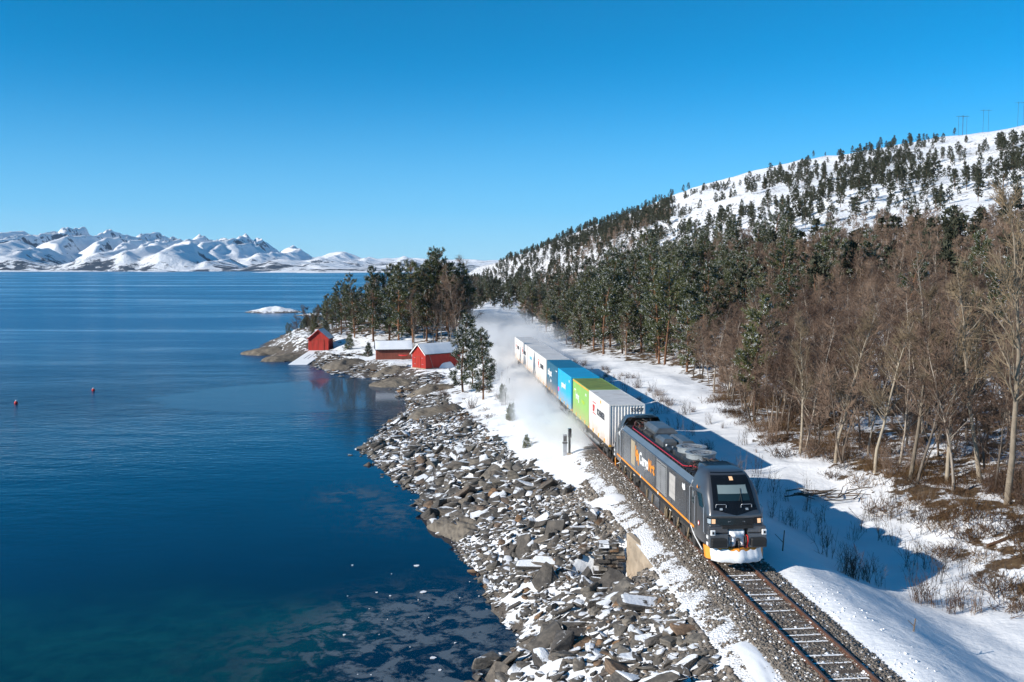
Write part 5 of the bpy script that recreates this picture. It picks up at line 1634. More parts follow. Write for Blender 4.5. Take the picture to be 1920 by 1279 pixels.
for k in range(80):
    if k < 46: y = R.uniform(44, 60); dd = R.uniform(6.5, 17.5)
    else: y = R.uniform(60, 130); dd = R.uniform(5.5, 14)
    x = float(xc(y)) + dd
    dot('sapling', shoot[R.randrange(4)], x, y, R.uniform(0.55, 1.1), 'thin leafless sapling standing in the snowy ditch beside the train', 'sapling', 'leafless saplings in the ditch')
for (px_, py_, sc) in [(1600, 1085, 1.1), (1585, 1078, 0.9), (1625, 1090, 0.8), (1720, 1130, 0.8), (1745, 1135, 1.0), (1800, 1140, 1.1), (1830, 1150, 0.9), (1780, 1150, 0.7)]:
    x, y = gp(px_, py_, -1.5)
    dot('willow_shoots', red_shoot[R.randrange(2)], x, y, sc, 'reddish bunch of upright willow shoots behind the snow bank', 'shrub', 'willow shoots behind the snow bank')
for k in range(46):
    y = R.uniform(72, 150); dd = R.uniform(6.5, 13.5); x = float(xc(y)) + dd
    dot('field_bush', (bush + red_shoot)[R.randrange(5)], x, y, R.uniform(0.25, 0.6), 'low leafless bush on the snow strip beside the containers', 'bush', 'bushes on the snow strip')
for k in range(26):
    px_, py_ = R.uniform(820, 960), R.uniform(690, 800)
    x, y = gp(px_, py_, -1.5)
    dot('bank_bush', bush[R.randrange(3)] if R.random() < 0.5 else heath[R.randrange(3)], x, y, R.uniform(0.35, 0.8), 'low brown bush on the bank left of the train', 'bush', 'brown bushes on the left bank')

# --- pines on the snowy hill: three hundred one by one, the rest as one mass
def far_pine(seed, h):
    rg = np.random.default_rng(seed); s = Soup()
    s.tube([(0, 0, -0.5), (0, 0, h * 0.9)], [0.16, 0.04], 3, 1)
    C = []; D = []
    n = 46
    for i in range(n):
        k = rg.uniform(0.16, 1.0); a = rg.uniform(0, 6.28)
        r = h * 0.21 * (math.sin(math.pi * min(1, 0.25 + 0.75 * (k - 0.16) / 0.84)) ** 0.7) * rg.uniform(0.2, 1.1)
        C.append((math.cos(a) * r, math.sin(a) * r, k * h)); D.append((math.cos(a) * 0.6, math.sin(a) * 0.6, 0.5))
    s2 = Soup()
    tufts(rg, s2, np.array(C), np.array(D), h * 0.12, h * 0.055, 6, 0.0)
    V, F, mi = s2.arrays(); s.add(V, F, 0)
    s.mi[-1] = np.where(mi == 1, 2, 0).astype(np.int32)
    return s
fps = [far_pine(700 + i, 7.0 + i * 0.8) for i in range(5)]
fpm = [f.mesh('far_pine', [M['far_needles'], M['pine_bark'], M['snow']]) for f in fps]
def far_birch(seed, h):
    rg = np.random.default_rng(seed); s = Soup()
    p = wander(rg, (0, 0, -0.5), (0, 0, 1), h, 5, 0.05, 0.02)
    s.tube(p, np.linspace(0.12, 0.02, 6), 3, 1)
    for i in range(60):
        k = rg.uniform(0.25, 0.97); q = p[min(int(k * 5), 4)] + (p[min(int(k * 5), 4) + 1] - p[min(int(k * 5), 4)]) * (k * 5 % 1)
        a = rg.uniform(0, 6.28); d = (math.cos(a), math.sin(a), rg.uniform(0.4, 1.4))
        L = h * 0.3 * (1.1 - k) + 0.5
        w = wander(rg, q, d, L, 2, 0.15, 0.05)
        s.tube(w, [0.035, 0.028, 0.015], 3, 0)
        for t in range(3):
            s.tube(wander(rg, w[1], np.array(d) + rg.normal(0, .5, 3), L * 0.5, 1, 0.1, 0), [0.028, 0.014], 3, 0)
    return s
fbs = [far_birch(760 + i, 8 + i) for i in range(3)]

PY_TOP = lambda u: np.interp(u, SKY_U, SKY_D)
hp = []
tr_ = 0
while len(hp) < 2300 and tr_ < 200000:
    tr_ += 1
    u = R.uniform(-0.045, 0.60); D = float(PY_TOP(u)); q = R.random()
    r = 300 + (D * 1.01 - 300) * q ** 0.75
    px_ = 960 + FPX * u
    x, y = r * u / math.sqrt(1 + u * u), r / math.sqrt(1 + u * u)
    clump = float(vnoise(np.array([x / 26.0]), np.array([y / 40.0]), 55)[0]) * 0.6 + float(vnoise(np.array([x / 70.0]), np.array([y / 120.0]), 56)[0]) * 0.4
    dens = 0.25 + 0.85 * (px_ < 1260) - 0.06 * (q > 0.35) + 0.30 * (q < 0.15)
    if q > 0.985: dens = 0.30 if px_ > 1250 else 0.9
    if px_ > 1780 and q > 0.7: dens -= 0.30
    if 1230 < px_ < 1800 and 0.55 < q < 0.97: dens -= 0.12
    if R.random() > (clump - 0.66 + dens) * 2.2: continue
    hp.append((x, y, r, u, q))
hX = np.array([h_[0] for h_ in hp]); hY = np.array([h_[1] for h_ in hp]); hZ = height(hX, hY)
order = np.argsort(hX * 0 + np.array([h_[2] for h_ in hp]))
# the three hundred nearest open-ground ones are single trees
mass = Soup()
big = 0
for j in order:
    x, y, r, u, q = hp[j]
    sc = (0.62 if u > 0.12 else 0.72) * R.uniform(0.5, 1.3)
    rz_ = R.uniform(0, 6.28)
    if big < 290 and q > 0.04:
        o = link('hill_pine', fpm[R.randrange(5)]); o.location = (x, y, hZ[j]); o.rotation_euler = (0, 0, rz_); o.scale = (sc, sc, sc * R.uniform(0.85, 1.15))
        tag(o, 'dark pine dotted over the lower slope of the snowy hill', 'tree', 'pines on the lower hillside'); big += 1
    else:
        V, F, mi = fps[R.randrange(5)].arrays()
        c_, s_ = math.cos(rz_), math.sin(rz_)
        P = np.stack([V[:, 0] * c_ - V[:, 1] * s_, V[:, 0] * s_ + V[:, 1] * c_, V[:, 2]], 1) * sc + np.array([x, y, hZ[j]])
        mass.add(P, F); mass.mi[-1] = mi
tag(link('hillside_pines', mass.mesh('hillside_pines', [M['far_needles'], M['pine_bark'], M['snow']])), 'far pines scattered over the upper snowy hill and its skyline', 'woodland', kind='stuff')
mass = Soup(); n_ = 0; tr_ = 0
while n_ < 640 and tr_ < 40000:
    tr_ += 1
    u = R.uniform(-0.06, 0.60); r = (165 + 85 * R.random() if u > 0.17 else 190 + 420 * R.random() ** 1.3)
    x, y = r * u / math.sqrt(1 + u * u), r / math.sqrt(1 + u * u)
    d_ = (x - float(xc(y)))
    if abs(d_) < 9: continue
    if d_ < 0 and (y < 330 or shore_dist(np.array([x]), np.array([y]))[0] < 4): continue
    if R.random() > 0.25 + 0.9 * float(vnoise(np.array([x / 40.0]), np.array([y / 60.0]), 77)[0]): continue
    pick = fbs[R.randrange(3)] if R.random() < 0.72 else fps[R.randrange(5)]
    V, F, mi = pick.arrays(); rz_ = R.uniform(0, 6.28); sc = R.uniform(0.65, 1.0); c_, s_ = math.cos(rz_), math.sin(rz_)
    P = np.stack([V[:, 0] * c_ - V[:, 1] * s_, V[:, 0] * s_ + V[:, 1] * c_, V[:, 2]], 1) * sc + np.array([x, y, hz(x, y)])
    mass.add(P, F); mass.mi[-1] = (mi if pick in fbs else np.where(mi == 0, 2, np.where(mi == 1, 3, 4)).astype(np.int32)); n_ += 1
tag(link('far_birch_wood', mass.mesh('far_birch_wood', [M['twig'], M['birch_bark'], M['far_needles'], M['pine_bark'], M['snow']])), 'distant brown birch wood at the foot of the snowy hill', 'woodland', kind='stuff')
# ------------------------------------------------------------------ rocks of the embankment
def rock_mesh(seed, flat, longness, n=18):
    rg = np.random.default_rng(seed)
    P = rg.uniform(-1, 1, (n, 3)); P = np.sign(P) * np.abs(P) ** 0.55
    P[:, 0] *= longness; P[:, 2] *= flat
    P[:, 0] += P[:, 2] * rg.uniform(-0.5, 0.5)
    bm = bmesh.new()
    for p in P: bm.verts.new(p * 0.5)
    res = bmesh.ops.convex_hull(bm, input=bm.verts)
    bmesh.ops.delete(bm, geom=[g for g in res['geom_interior'] if isinstance(g, bmesh.types.BMVert)], context='VERTS')
    bmesh.ops.dissolve_limit(bm, angle_limit=0.12, verts=bm.verts, edges=bm.edges)
    bmesh.ops.bevel(bm, geom=bm.edges[:], offset=0.035, segments=1, affect='EDGES')
    bmesh.ops.triangulate(bm, faces=bm.faces)
    me = bpy.data.meshes.new('boulder'); bm.to_mesh(me); bm.free()
    me.materials.append(M['rock'])
    return me
RK = [rock_mesh(800 + i, [0.24, 0.34, 0.46, 0.66, 0.30, 0.5, 0.22, 0.40][i % 8], [1.5, 1.25, 1.1, 1.05, 1.8, 1.35, 1.3, 1.6][i % 8]) for i in range(20)]
RKV = []
for me in RK:
    v = np.empty(len(me.vertices) * 3, np.float32); me.vertices.foreach_get('co', v)
    f = np.empty(len(me.polygons) * 3, np.int32); me.polygons.foreach_get('vertices', f)
    RKV.append((v.reshape(-1, 3), f.reshape(-1, 3)))
def lean(rg_=R):
    """slabs lie like fallen tiles, dipping the same way"""
    return (rg_.gauss(0.06, 0.22), rg_.gauss(-0.28, 0.26), rg_.gauss(0.35, 0.9))
named = [  # px, py, length, mesh, tilt, label
    (1085, 1196, 1.5, 9, (0.5, 0.1, 0.15), 'big pale rectangular block lying lowest in the rock bank'),
    (1205, 1142, 2.3, 4, (0.1, 0.12, 0.12), 'long grey slab with a blue sheen below the concrete wall'),
    (992, 1150, 1.05, 8, (0.1, -0.2, 0.3), 'rust-red flat stone alone on snow near the waterline'),
    (905, 1262, 2.1, 3, (0.1, 0.0, 0.4), 'blocky brown boulder standing in the water at the bottom edge'),
    (940, 965, 1.5, 19, (0.3, -0.9, 0.6), 'upright pointed grey rock above the smooth bedrock slab'),
    (1022, 1092, 1.9, 5, (0.4, -0.7, 0.8), 'tall split slab leaning left of the stone wall'),
    (870, 888, 1.4, 2, (0.1, -0.1, 0.3), 'ochre boulder in the middle of the rock field'),
    (798, 800, 1.8, 1, (0.1, -0.1, 0.0), 'rust-brown boulder near the bare brown bedrock'),
    (702, 838, 1.6, 3, (0.0, -0.2, 0.4), 'dark boulder at the tip of the stony spit'),
    (658, 865, 0.9, 2, (0.0, 0.0, 0.2), 'small snow-capped rock standing off the spit in the water'),
    (1000, 985, 1.5, 7, (0.3, 0.3, 0.2), 'snow-capped grey boulder halfway up the bank'),
]
for (px_, py_, L, mi_, tl, lb) in named:
    x, y = gp(px_, py_, -2.5)
    o = link('boulder', RK[mi_]); o.location = (x, y, max(hz(x, y), SEA - 0.1) + 0.10 * L); o.rotation_euler = tl; o.scale = (L * 0.62, L * 0.55, L * 0.58)
    tag(o, lb, 'boulder', 'rocks of the embankment')
rocks = []
N = 30000
Yv = 24 + 100 * rng.random(N) ** 1.15
av = rng.random(N)
for i in range(N):
    y = Yv[i]
    # from the waterline to the shoulder of the track bed
    xs = float(np.interp(y, [p[1] for p in shore[2:20]], [p[0] for p in shore[2:20]]))
    x1 = float(xc(y)) - np.interp(y, [24, 40, 52, 62, 75, 95, 125], [3.6, 3.3, 3.4, 4.4, 6.5, 9.0, 12.0])
    x = xs - 1.0 + (x1 - xs + 1.0) * av[i]
    rocks.append((x, y, av[i]))
rX = np.array([r[0] for r in rocks]); rY = np.array([r[1] for r in rocks]); rA = np.array([r[2] for r in rocks])
rZ = height(rX, rY); rS = shore_dist(rX, rY)
patch = fbm(rX * 0.22, rY * 0.22, 61, 3)
size = 0.25 + 0.66 * rng.random(N) ** 1.5 + 0.75 * (rng.random(N) < 0.10) * rng.random(N)
size *= np.interp(rA, [0, 0.12, 0.3, 0.8, 1.0], [0.5, 0.75, 1.0, 1.0, 0.6])
size *= np.interp(rY, [24, 36, 48, 80, 125], [1.6, 1.4, 1.1, 1.0, 0.75])
size *= 0.42 + 0.62 * sstep(0.36, 0.60, patch)
ok = (rS > -0.7) & ~((rY < 49) & (rY > 36) & (rA < 0.42) & (rng.random(N) < 0.85)) & (rng.random(N) < np.interp(rY, [24, 70, 95, 125], [1, 1, 0.75, 0.35]))
ok &= ~((np.abs(rX - 6.5) < 0.9) & (np.abs(rY - 47.3) < 2.6))
ind = np.where(ok)[0]
# thin out: big stones first, no two in the same spot
ind = ind[np.argsort(-size[ind])]
cell = {}; chosen = []
for i in ind:
    s = size[i]; cxk, cyk = int(rX[i] // 1.0), int(rY[i] // 1.0); good = True
    for a in (-2, -1, 0, 1, 2):
        for b in (-2, -1, 0, 1, 2):
            for j in cell.get((cxk + a, cyk + b), ()):
                if (rX[i] - rX[j]) ** 2 + (rY[i] - rY[j]) ** 2 < (0.325 * (s + size[j])) ** 2: good = False; break
            if not good: break
        if not good: break
    if good:
        cell.setdefault((cxk, cyk), []).append(i); chosen.append(i)
show = sorted(chosen, key=lambda i: -size[i] / rY[i])
single = set(show[:285])
VV, FF, RR = [], [], []; nv = 0
zones = lambda i: ('near' if rY[i] < 48 else ('mid' if rY[i] < 70 else 'far')) + (' waterline' if rA[i] < 0.25 else (' middle' if rA[i] < 0.62 else ' top'))
ZA = {'near': 'angular grey slab in the nearest part of the rock bank, ', 'mid': 'angular grey slab in the rock bank beside the locomotive, ', 'far': 'angular grey slab on the stony shore left of the containers, '}
ZB = {'waterline': 'at the waterline', 'middle': 'halfway up', 'top': 'high up by the gravel'}
ZL = {a + ' ' + b: ZA[a] + ZB[b] for a in ZA for b in ZB}
for i in chosen:
    s = float(size[i]); r3 = lean(); m_ = R.randrange(20)
    z = max(float(rZ[i]), SEA - 0.25) + s * 0.10
    if i in single:
        o = link('boulder', RK[m_]); o.location = (rX[i], rY[i], z); o.rotation_euler = r3; o.scale = (s * R.uniform(0.85, 1.2), s * R.uniform(0.8, 1.1), s * R.uniform(0.8, 1.2))
        tag(o, ZL[zones(i)], 'boulder', 'rocks of the embankment, ' + zones(i))
    else:
        V, F = RKV[m_]
        mt = np.array(Matrix.Rotation(r3[2], 3, 'Z') @ Matrix.Rotation(r3[1], 3, 'Y') @ Matrix.Rotation(r3[0], 3, 'X'))
        P = (V * s) @ mt.T + np.array([rX[i], rY[i], z])
        VV.append(P); FF.append(F + nv); nv += len(V); RR.append(np.full(len(V), R.random()))
tag(link('rubble', np_mesh('rubble', np.concatenate(VV), np.concatenate(FF), M['rock'], False, None, {'rnd': np.concatenate(RR)})), 'smaller broken stones filling the embankment down to the water', 'rubble', kind='stuff')
# gravel and cobbles along the snowy shoulder left of the track
def dens_sh(Y):
    d = -3.2 - 3.2 * rng.random(len(Y)) ** 1.5
    s = xc(Y + .5) - xc(Y - .5)
    X = xc(Y) + d; 
    k = fbm(X * 0.8, Y * 0.8, 71, 3)
    return d, height(X, Y - d * s), k > 0.5
tag(link('shoulder_cobbles', stones('shoulder_cobbles', 9000, dens_sh, 0.05, 0.17, M['ballast'], ylo=26, yhi=64)), 'scattered cobbles poking through snow beside the gravel bed', 'cobbles', kind='stuff')
# clods thrown up by the plough along the right-hand snow edge
def dens_cl(Y):
    d = 2.05 + 1.5 * rng.random(len(Y)) ** 2.2
    s = xc(Y + .5) - xc(Y - .5)
    return d, height(xc(Y) + d, Y - d * s) - 0.012, vnoise(d * 0.8, Y * 0.35, 12) > 0.42
me_ = stones('snow_clods', 520, dens_cl, 0.02, 0.075, M['snow'], ylo=24, yhi=60); me_.polygons.foreach_set('use_smooth', [True] * len(me_.polygons))
tag(link('snow_clods', me_), 'loose snow clods along the edge of the ploughed bank', 'snow', kind='stuff')
# small stones lying on the boathouse shore
bx = rng.uniform(-36, -10, 5200); by = rng.uniform(128, 178, 5200)
bs = shore_dist(bx, by); k = (bs > -0.6) & (bs < 7.0 + 6 * fbm(bx * 0.2, by * 0.2, 91, 2) - 3) & (fbm(bx * 0.35, by * 0.35, 81, 3) > 0.44)
for b_ in (BH1, BH2, BH3): k &= np.hypot(bx - b_[0], by - b_[1]) > 4.5
bx, by = bx[k], by[k]; bz = height(bx, by); VV, FF, RR = [], [], []; nv = 0
for i in range(len(bx)):
    V, F = RKV[R.randrange(20)]; s = 0.25 + 0.8 * R.random() ** 3; a = R.uniform(0, 6.28); c_, s_ = math.cos(a), math.sin(a)
    P = np.stack([V[:, 0] * c_ - V[:, 1] * s_, V[:, 0] * s_ + V[:, 1] * c_, V[:, 2]], 1) * s + np.array([bx[i], by[i], max(bz[i], SEA - .15) + 0.1 * s])
    VV.append(P); FF.append(F + nv); nv += len(V); RR.append(np.full(len(V), R.random()))
tag(link('shore_stones', np_mesh('shore_stones', np.concatenate(VV), np.concatenate(FF), M['rock'], False, None, {'rnd': np.concatenate(RR)})), 'small snow-dusted stones along the boathouse shore', 'stones', kind='stuff')

# smooth bedrock humps at the waterline
def hump(px_, py_, lx, ly, h, rz_, label, seed, zoff=0.0):
    x, y = at(px_, py_, SEA)
    xs = np.linspace(-1, 1, 34); X, Y = np.meshgrid(xs, xs)
    rr = np.sqrt(X * X + Y * Y) * (1 + 0.45 * (fbm(X * 1.8 + seed, Y * 1.8, seed, 3) - 0.5))
    z = np.clip(1 - rr ** 2.2, -0.5, 1) * h * (0.75 + 0.5 * fbm(X * 3, Y * 3 + seed, seed + 1, 4)) + 0.12 * np.sin(Y * 9 + 2 * fbm(X * 2, Y * 2, seed, 2) * 6) * h * (rr < 1)
    z = np.where(rr > 1.0, -0.6, z)
    i = np.arange(34 * 34).reshape(34, 34); F = np.stack([i[:-1, :-1], i[:-1, 1:], i[1:, 1:], i[1:, :-1]], -1).reshape(-1, 4)
    o = link('bedrock', np_mesh('bedrock', np.stack([(X * lx).ravel(), (Y * ly).ravel(), z.ravel()], 1), F, M['bedrock'], True))
    o.location = (x, y, SEA + zoff); o.rotation_euler = (0, 0, rz_)
    return tag(o, label, 'bedrock', 'bare bedrock humps')
hump(880, 1006, 4.6, 1.5, 0.9, -0.95, 'smooth brown bedrock slab sloping into the water below the rocks', 3)
hump(520, 664, 7.5, 3.6, 1.5, 0.1, 'long dark bedrock ledge at the outer tip of the wooded point', 5)
hump(655, 690, 5.0, 4.2, 1.6, 0.2, 'rounded brown bedrock hump right of the snowy slipway', 6)
hump(750, 706, 5.0, 3.4, 1.6, 0.1, 'brown bedrock hump below the plank steps', 7)
hump(745, 724, 4.2, 2.0, 1.1, 0.0, 'low dark bedrock ledge by the tidal shallows', 8)
hump(825, 745, 4.5, 3.0, 1.7, 0.2, 'wide bare bedrock under the lone pines', 9)
hump(830, 795, 4.6, 4.2, 2.0, 0.3, 'brown heathy bedrock dome above the stony spit', 10)
hump(540, 676, 5.5, 2.2, 1.2, 0.3, 'dark wet bedrock left of the slipway', 12)

# ------------------------------------------------------------------ concrete wing wall and dry stone wall
x0, y0 = 5.98, 49.3; x1, y1 = 7.0, 45.4
dx, dy = x1 - x0, y1 - y0; L = math.hypot(dx, dy); ux, uy = dx / L, dy / L; nx_, ny_ = uy, -ux
if nx_ > 0: nx_, ny_ = -nx_, -ny_
mb = MB()
th = 0.32
def wp(s, z, o): return (x0 + ux * s - nx_ * o, y0 + uy * s - ny_ * o, z)
mb.hull8([wp(0, -3.6, 0), wp(L, -2.4, 0), wp(L, -2.4, th), wp(0, -3.6, th), wp(0, -0.34, 0), wp(L, -0.62, 0), wp(L, -0.62, th), wp(0, -0.34, th)])
tag(mb.build('retaining_wall', M['concrete'], bevel=0.03), 'stained tan concrete wall standing out of the rocks beside the track', 'wall')
dw = empty('dry_stone_wall', (x0 - 0.9, y0 + 0.2, -3.5), 0.0)
tag(dw, 'stacked dry stone wall butting against the concrete wall', 'wall')
for r_ in range(13):
    for c in range(3):
        mb = MB(); w = R.uniform(0.30, 0.72); a = -0.40 + c * 0.42 + R.uniform(-0.18, 0.18); zz = r_ * 0.20 + R.uniform(-0.03, 0.03)
        mb.hull8([(a - w / 2 + R.uniform(-.08, .08), -0.25 + R.uniform(-.24, .12), zz), (a + w / 2, -0.25 + R.uniform(-.24, .12), zz), (a + w / 2, 0.4, zz), (a - w / 2, 0.4, zz), (a - w / 2 + R.uniform(-.05, .05), -0.25 + R.uniform(-.1, .06), zz + 0.19), (a + w / 2, -0.25 + R.uniform(-.1, .06), zz + 0.18), (a + w / 2, 0.4, zz + 0.19), (a - w / 2, 0.4, zz + 0.19)])
        mb.build('stone', M['rock'], dw)

# ------------------------------------------------------------------ boathouses
def m_boards(name, col, scale=7.0, axis='X'):
    T = NT(name); o = T.obj()
    wv = T.n('ShaderNodeTexWave', wave_type='BANDS', bands_direction=axis, wave_profile='SAW'); T.l(o, wv.inputs['Vector'])
    wv.inputs['Scale'].default_value = scale / 6.28 * 3.14; wv.inputs['Distortion'].default_value = 0.0
    mp = T.n('ShaderNodeMapping'); T.l(o, mp.inputs['Vector']); mp.inputs['Scale'].default_value = (2.5, 2.5, 0.3)
    n = T.noise(mp.outputs[0], 2.0, 5, 0.6)
    c = T.ramp(n, [(0.3, tuple(x * 0.72 for x in col)), (0.7, tuple(min(1, x * 1.2) for x in col))])
    T.pbsdf(c, 0.7, 0, T.bump(wv.outputs[0], 0.5, 0.05), 0.25)
    return T.mat
M['barn_red'] = m_boards('red_boards', (0.40, 0.035, 0.025))
M['barn_red_shade'] = m_boards('red_boards_shaded', (0.34, 0.035, 0.028), 7.0, 'Y')  # same red boards, darkened: the long walls' shade is in the colour
M['barn_rust'] = m_boards('brown_red_boards', (0.26, 0.07, 0.04))
M['barn_rust_shade'] = m_boards('brown_red_boards_shaded', (0.20, 0.06, 0.04), 7.0, 'Y')  # brown-red boards likewise darkened, side-wall shade put into the colour
M['roof_dark'] = pbr('dark_roof_edge', (0.03, 0.03, 0.033), 0.7, 0, 0.2, 3)
M['grey_wood'] = pbr('weathered_planks', (0.22, 0.20, 0.18), 0.85, 0, 0.3, 3, 0.4, 12)

def boathouse(label, x, y, z, rz_, w, l, eave, ridge, red, side, trim, doors, roofm='snow', over=0.25):
    """gable end faces local -y, ridge runs along y"""
    b = empty('boathouse', (x, y, z), rz_)
    tag(b, label, 'boathouse', 'boathouses on the shore')
    h = w / 2
    mb = MB()
    mb.add([(-h, 0, -0.5), (h, 0, -0.5), (h, 0, eave), (0, 0, ridge), (-h, 0, eave)], [(0, 1, 2, 3, 4)])
    mb.build('gable_wall', M[red], b); mb = MB()
    mb.add([(-h, l, -0.5), (h, l, -0.5), (h, l, eave), (0, l, ridge), (-h, l, eave)], [(4, 3, 2, 1, 0)])
    mb.build('gable_wall', M[red], b)
    mb = MB()
    mb.add([(h, 0, -0.5), (h, l, -0.5), (h, l, eave), (h, 0, eave)], [(0, 1, 2, 3)])
    mb.build('side_wall', M[side], b); mb = MB()
    mb.add([(-h, 0, -0.5), (-h, l, -0.5), (-h, l, eave), (-h, 0, eave)], [(3, 2, 1, 0)])
    mb.build('side_wall', M[side], b)
    sl = (ridge - eave) / h
    for s in (-1, 1):
        mb = MB(); e = h + over
        a = [(0, -over, ridge + 0.02), (s * e, -over, ridge - sl * e + 0.02), (s * e, l + over, ridge - sl * e + 0.02), (0, l + over, ridge + 0.02)]
        mb.hull8(a + [(p[0], p[1], p[2] + 0.09) for p in a])
        rf = mb.build('roof', M['roof_dark'], b)
        mb = MB(); vs = []; nxn, nyn = 6, 14      # snow lying on the slope, uneven and thin at the eaves
        for i in range(nxn + 1):
            for j in range(nyn + 1):
                u = i / nxn; v = j / nyn
                xx = s * (0.04 + (e - 0.09) * u); yy = -over + 0.08 + (l + 2 * over - 0.16) * v
                ed = min(u, 1 - u, v * 2, (1 - v) * 2) * 6
                vs.append((xx, yy, ridge - sl * abs(xx) + 0.112 + min(1, ed) * (0.10 + 0.06 * R.random())))
        q = nyn + 1
        mb.add(vs, [(i * q + j, i * q + j + 1, (i + 1) * q + j + 1, (i + 1) * q + j) for i in range(nxn) for j in range(nyn)])
        mb.build('roof_snow', M['snow'], rf, True)
        if trim:
            mb = MB(); a = [(0, -over - 0.03, ridge - 0.10), (s * e, -over - 0.03, ridge - sl * e - 0.10), (s * e, -over, ridge - sl * e - 0.10), (0, -over, ridge - 0.10)]
            mb.hull8(a + [(p[0], p[1], p[2] + 0.2) for p in a]); mb.build('barge_board', M[trim], b)
    for (dx0, dx1, dz1) in doors:
        n = max(2, round((dx1 - dx0) / 0.45))
        d = MB(); d.box(dx0, dx1, -0.035, -0.004, 0.02, dz1); d = d.build('door', M[red], b)
        mb = MB(); mb.box(dx0 - 0.03, dx0 + 0.02, -0.05, -0.02, 0, dz1 + 0.03); mb.box(dx1 - 0.02, dx1 + 0.03, -0.05, -0.02, 0, dz1 + 0.03); mb.box(dx0, dx1, -0.05, -0.036, dz1 - 0.02, dz1 + 0.04)
        mb.box((dx0 + dx1) / 2 - 0.02, (dx0 + dx1) / 2 + 0.02, -0.05, -0.036, 0, dz1); mb.build('door_frame', M['barn_rust'], d)
    for zc in (-0.42,):
        mb = MB(); mb.box(-h - 0.04, h + 0.04, -0.05, l + 0.05, -0.9, -0.04); mb.build('foundation', M['concrete'], b)
    return b
boathouse('bright red boathouse with double doors above a snowy slipway', BH1[0], BH1[1], -2.30, 0.0, 3.9, 5.0, 2.3, 4.0, 'barn_red', 'barn_red_shade', 'barn_red', [(-1.1, 1.1, 2.1)])
bh3 = boathouse('red boathouse with white barge boards nearest the train', BH3[0] - 1.0, BH3[1], -2.25, -rad(47), 3.5, 7.2, 2.3, 3.75, 'barn_red', 'barn_red_shade', 'white', [(-0.75, 0.45, 1.75)])
for (dx_, dz_) in ((0.9, 1.55), (-1.1, 1.55), (1.0, 0.55), (-0.95, 0.55)):
    mb = MB(); mb.box(dx_ - 0.22, dx_ + 0.22, -0.03, -0.002, dz_, dz_ + 0.05); mb.build('hinge', M['steel'], bh3)
mb = MB(); mb.tube([(1.79, 0.7, 2.2), (1.95, 1.5, -0.2)], 0.035, 5); mb.build('drain_pipe', M['grey_wood'], bh3)
boathouse('low brownish red shed with a snowy roof between the boathouses', BH2[0] - 3.0, BH2[1] + 2.0, -1.95, -rad(80), 3.2, 6.0, 1.75, 3.0, 'barn_rust', 'barn_rust_shade', None, [])

# slipway with snow, plank steps, red kayak
a0 = at(580, 660, -2.35); a1 = at(569, 684, SEA)
sw = empty('slipway', (BH1[0], BH1[1] - 0.1, 0)); tag(sw, 'snow-covered plank slipway running from the red boathouse into the water', 'slipway')
Ls = 11.5
for k in range(16):
    t0_, t1_ = k / 16, (k + 0.86) / 16
    f = lambda t: (-1.7 * t, -Ls * t, -2.42 - 1.75 * t)
    p0, p1 = f(t0_), f(t1_)
    mb = MB(); mb.hull8([(p1[0] - 1.75, p1[1], p1[2] - 0.12), (p1[0] + 1.75, p1[1], p1[2] - 0.12), (p0[0] + 1.75, p0[1], p0[2] - 0.12), (p0[0] - 1.75, p0[1], p0[2] - 0.12), (p1[0] - 1.75, p1[1], p1[2]), (p1[0] + 1.75, p1[1], p1[2]), (p0[0] + 1.75, p0[1], p0[2]), (p0[0] - 1.75, p0[1], p0[2])])
    pk = mb.build('plank', M['grey_wood'], sw)
    for (xa, xb) in (((-1.72, 1.72),) if k not in (4, 5, 6, 7, 8) else ((-1.72, -0.55), (-0.33, 0.15), (0.36, 1.72))):
        mb = MB(); mb.hull8([(p1[0] + xa, p1[1] - 0.08, p1[2]), (p1[0] + xb, p1[1] - 0.08, p1[2]), (p0[0] + xb, p0[1], p0[2]), (p0[0] + xa, p0[1], p0[2]), (p1[0] + xa, p1[1] - 0.06, p1[2] + 0.10), (p1[0] + xb, p1[1] - 0.06, p1[2] + 0.10), (p0[0] + xb, p0[1], p0[2] + 0.10), (p0[0] + xa, p0[1], p0[2] + 0.10)])
        mb.build('snow_cover', M['snow'], pk)
mb = MB()
for s in (-1.4, 0, 1.4): mb.hull8([(s - 0.1 - 1.7, -Ls, -4.6), (s + 0.1 - 1.7, -Ls, -4.6), (s + 0.1, 0, -2.9), (s - 0.1, 0, -2.9), (s - 0.1 - 1.7, -Ls, -4.28), (s + 0.1 - 1.7, -Ls, -4.28), (s + 0.1, 0, -2.53), (s - 0.1, 0, -2.53)])
mb.build('bearer', M['grey_wood'], sw)
x, y = gp(741, 686, -2.6)
st = empty('plank_steps', (x, y - 0.3, max(hz(x, y), -3.2)), -0.15); tag(st, 'weathered plank deck with snow stripes before the right boathouse', 'deck')
for k in range(6):
    mb = MB(); mb.box(-1.5 + k * 0.06, 1.5 + k * 0.06, k * 0.42, k * 0.42 + 0.3, 0.2 + 0.09 * k, 0.27 + 0.09 * k); pk = mb.build('plank', M['grey_wood'], st)
    mb = MB(); mb.box(-1.45 + k * 0.06, 1.45 + k * 0.06, k * 0.42 + 0.08, k * 0.42 + 0.29, 0.27 + 0.09 * k, 0.33 + 0.09 * k); mb.build('snow_cover', M['snow'], pk)
for s in (-1.2, 1.2):
    mb = MB(); mb.hull8([(s - .06, 0, -0.4), (s + .06, 0, -0.4), (s + .06, 2.4, -0.4), (s - .06, 2.4, -0.4), (s - .06, 0, 0.2), (s + .06, 0, 0.2), (s + .06, 2.4, 0.64), (s - .06, 2.4, 0.64)]); mb.build('bearer', M['grey_wood'], st)
x, y = gp(753, 676, -2.2)
mb = MB(); n = 12; ring = 10; vs = []
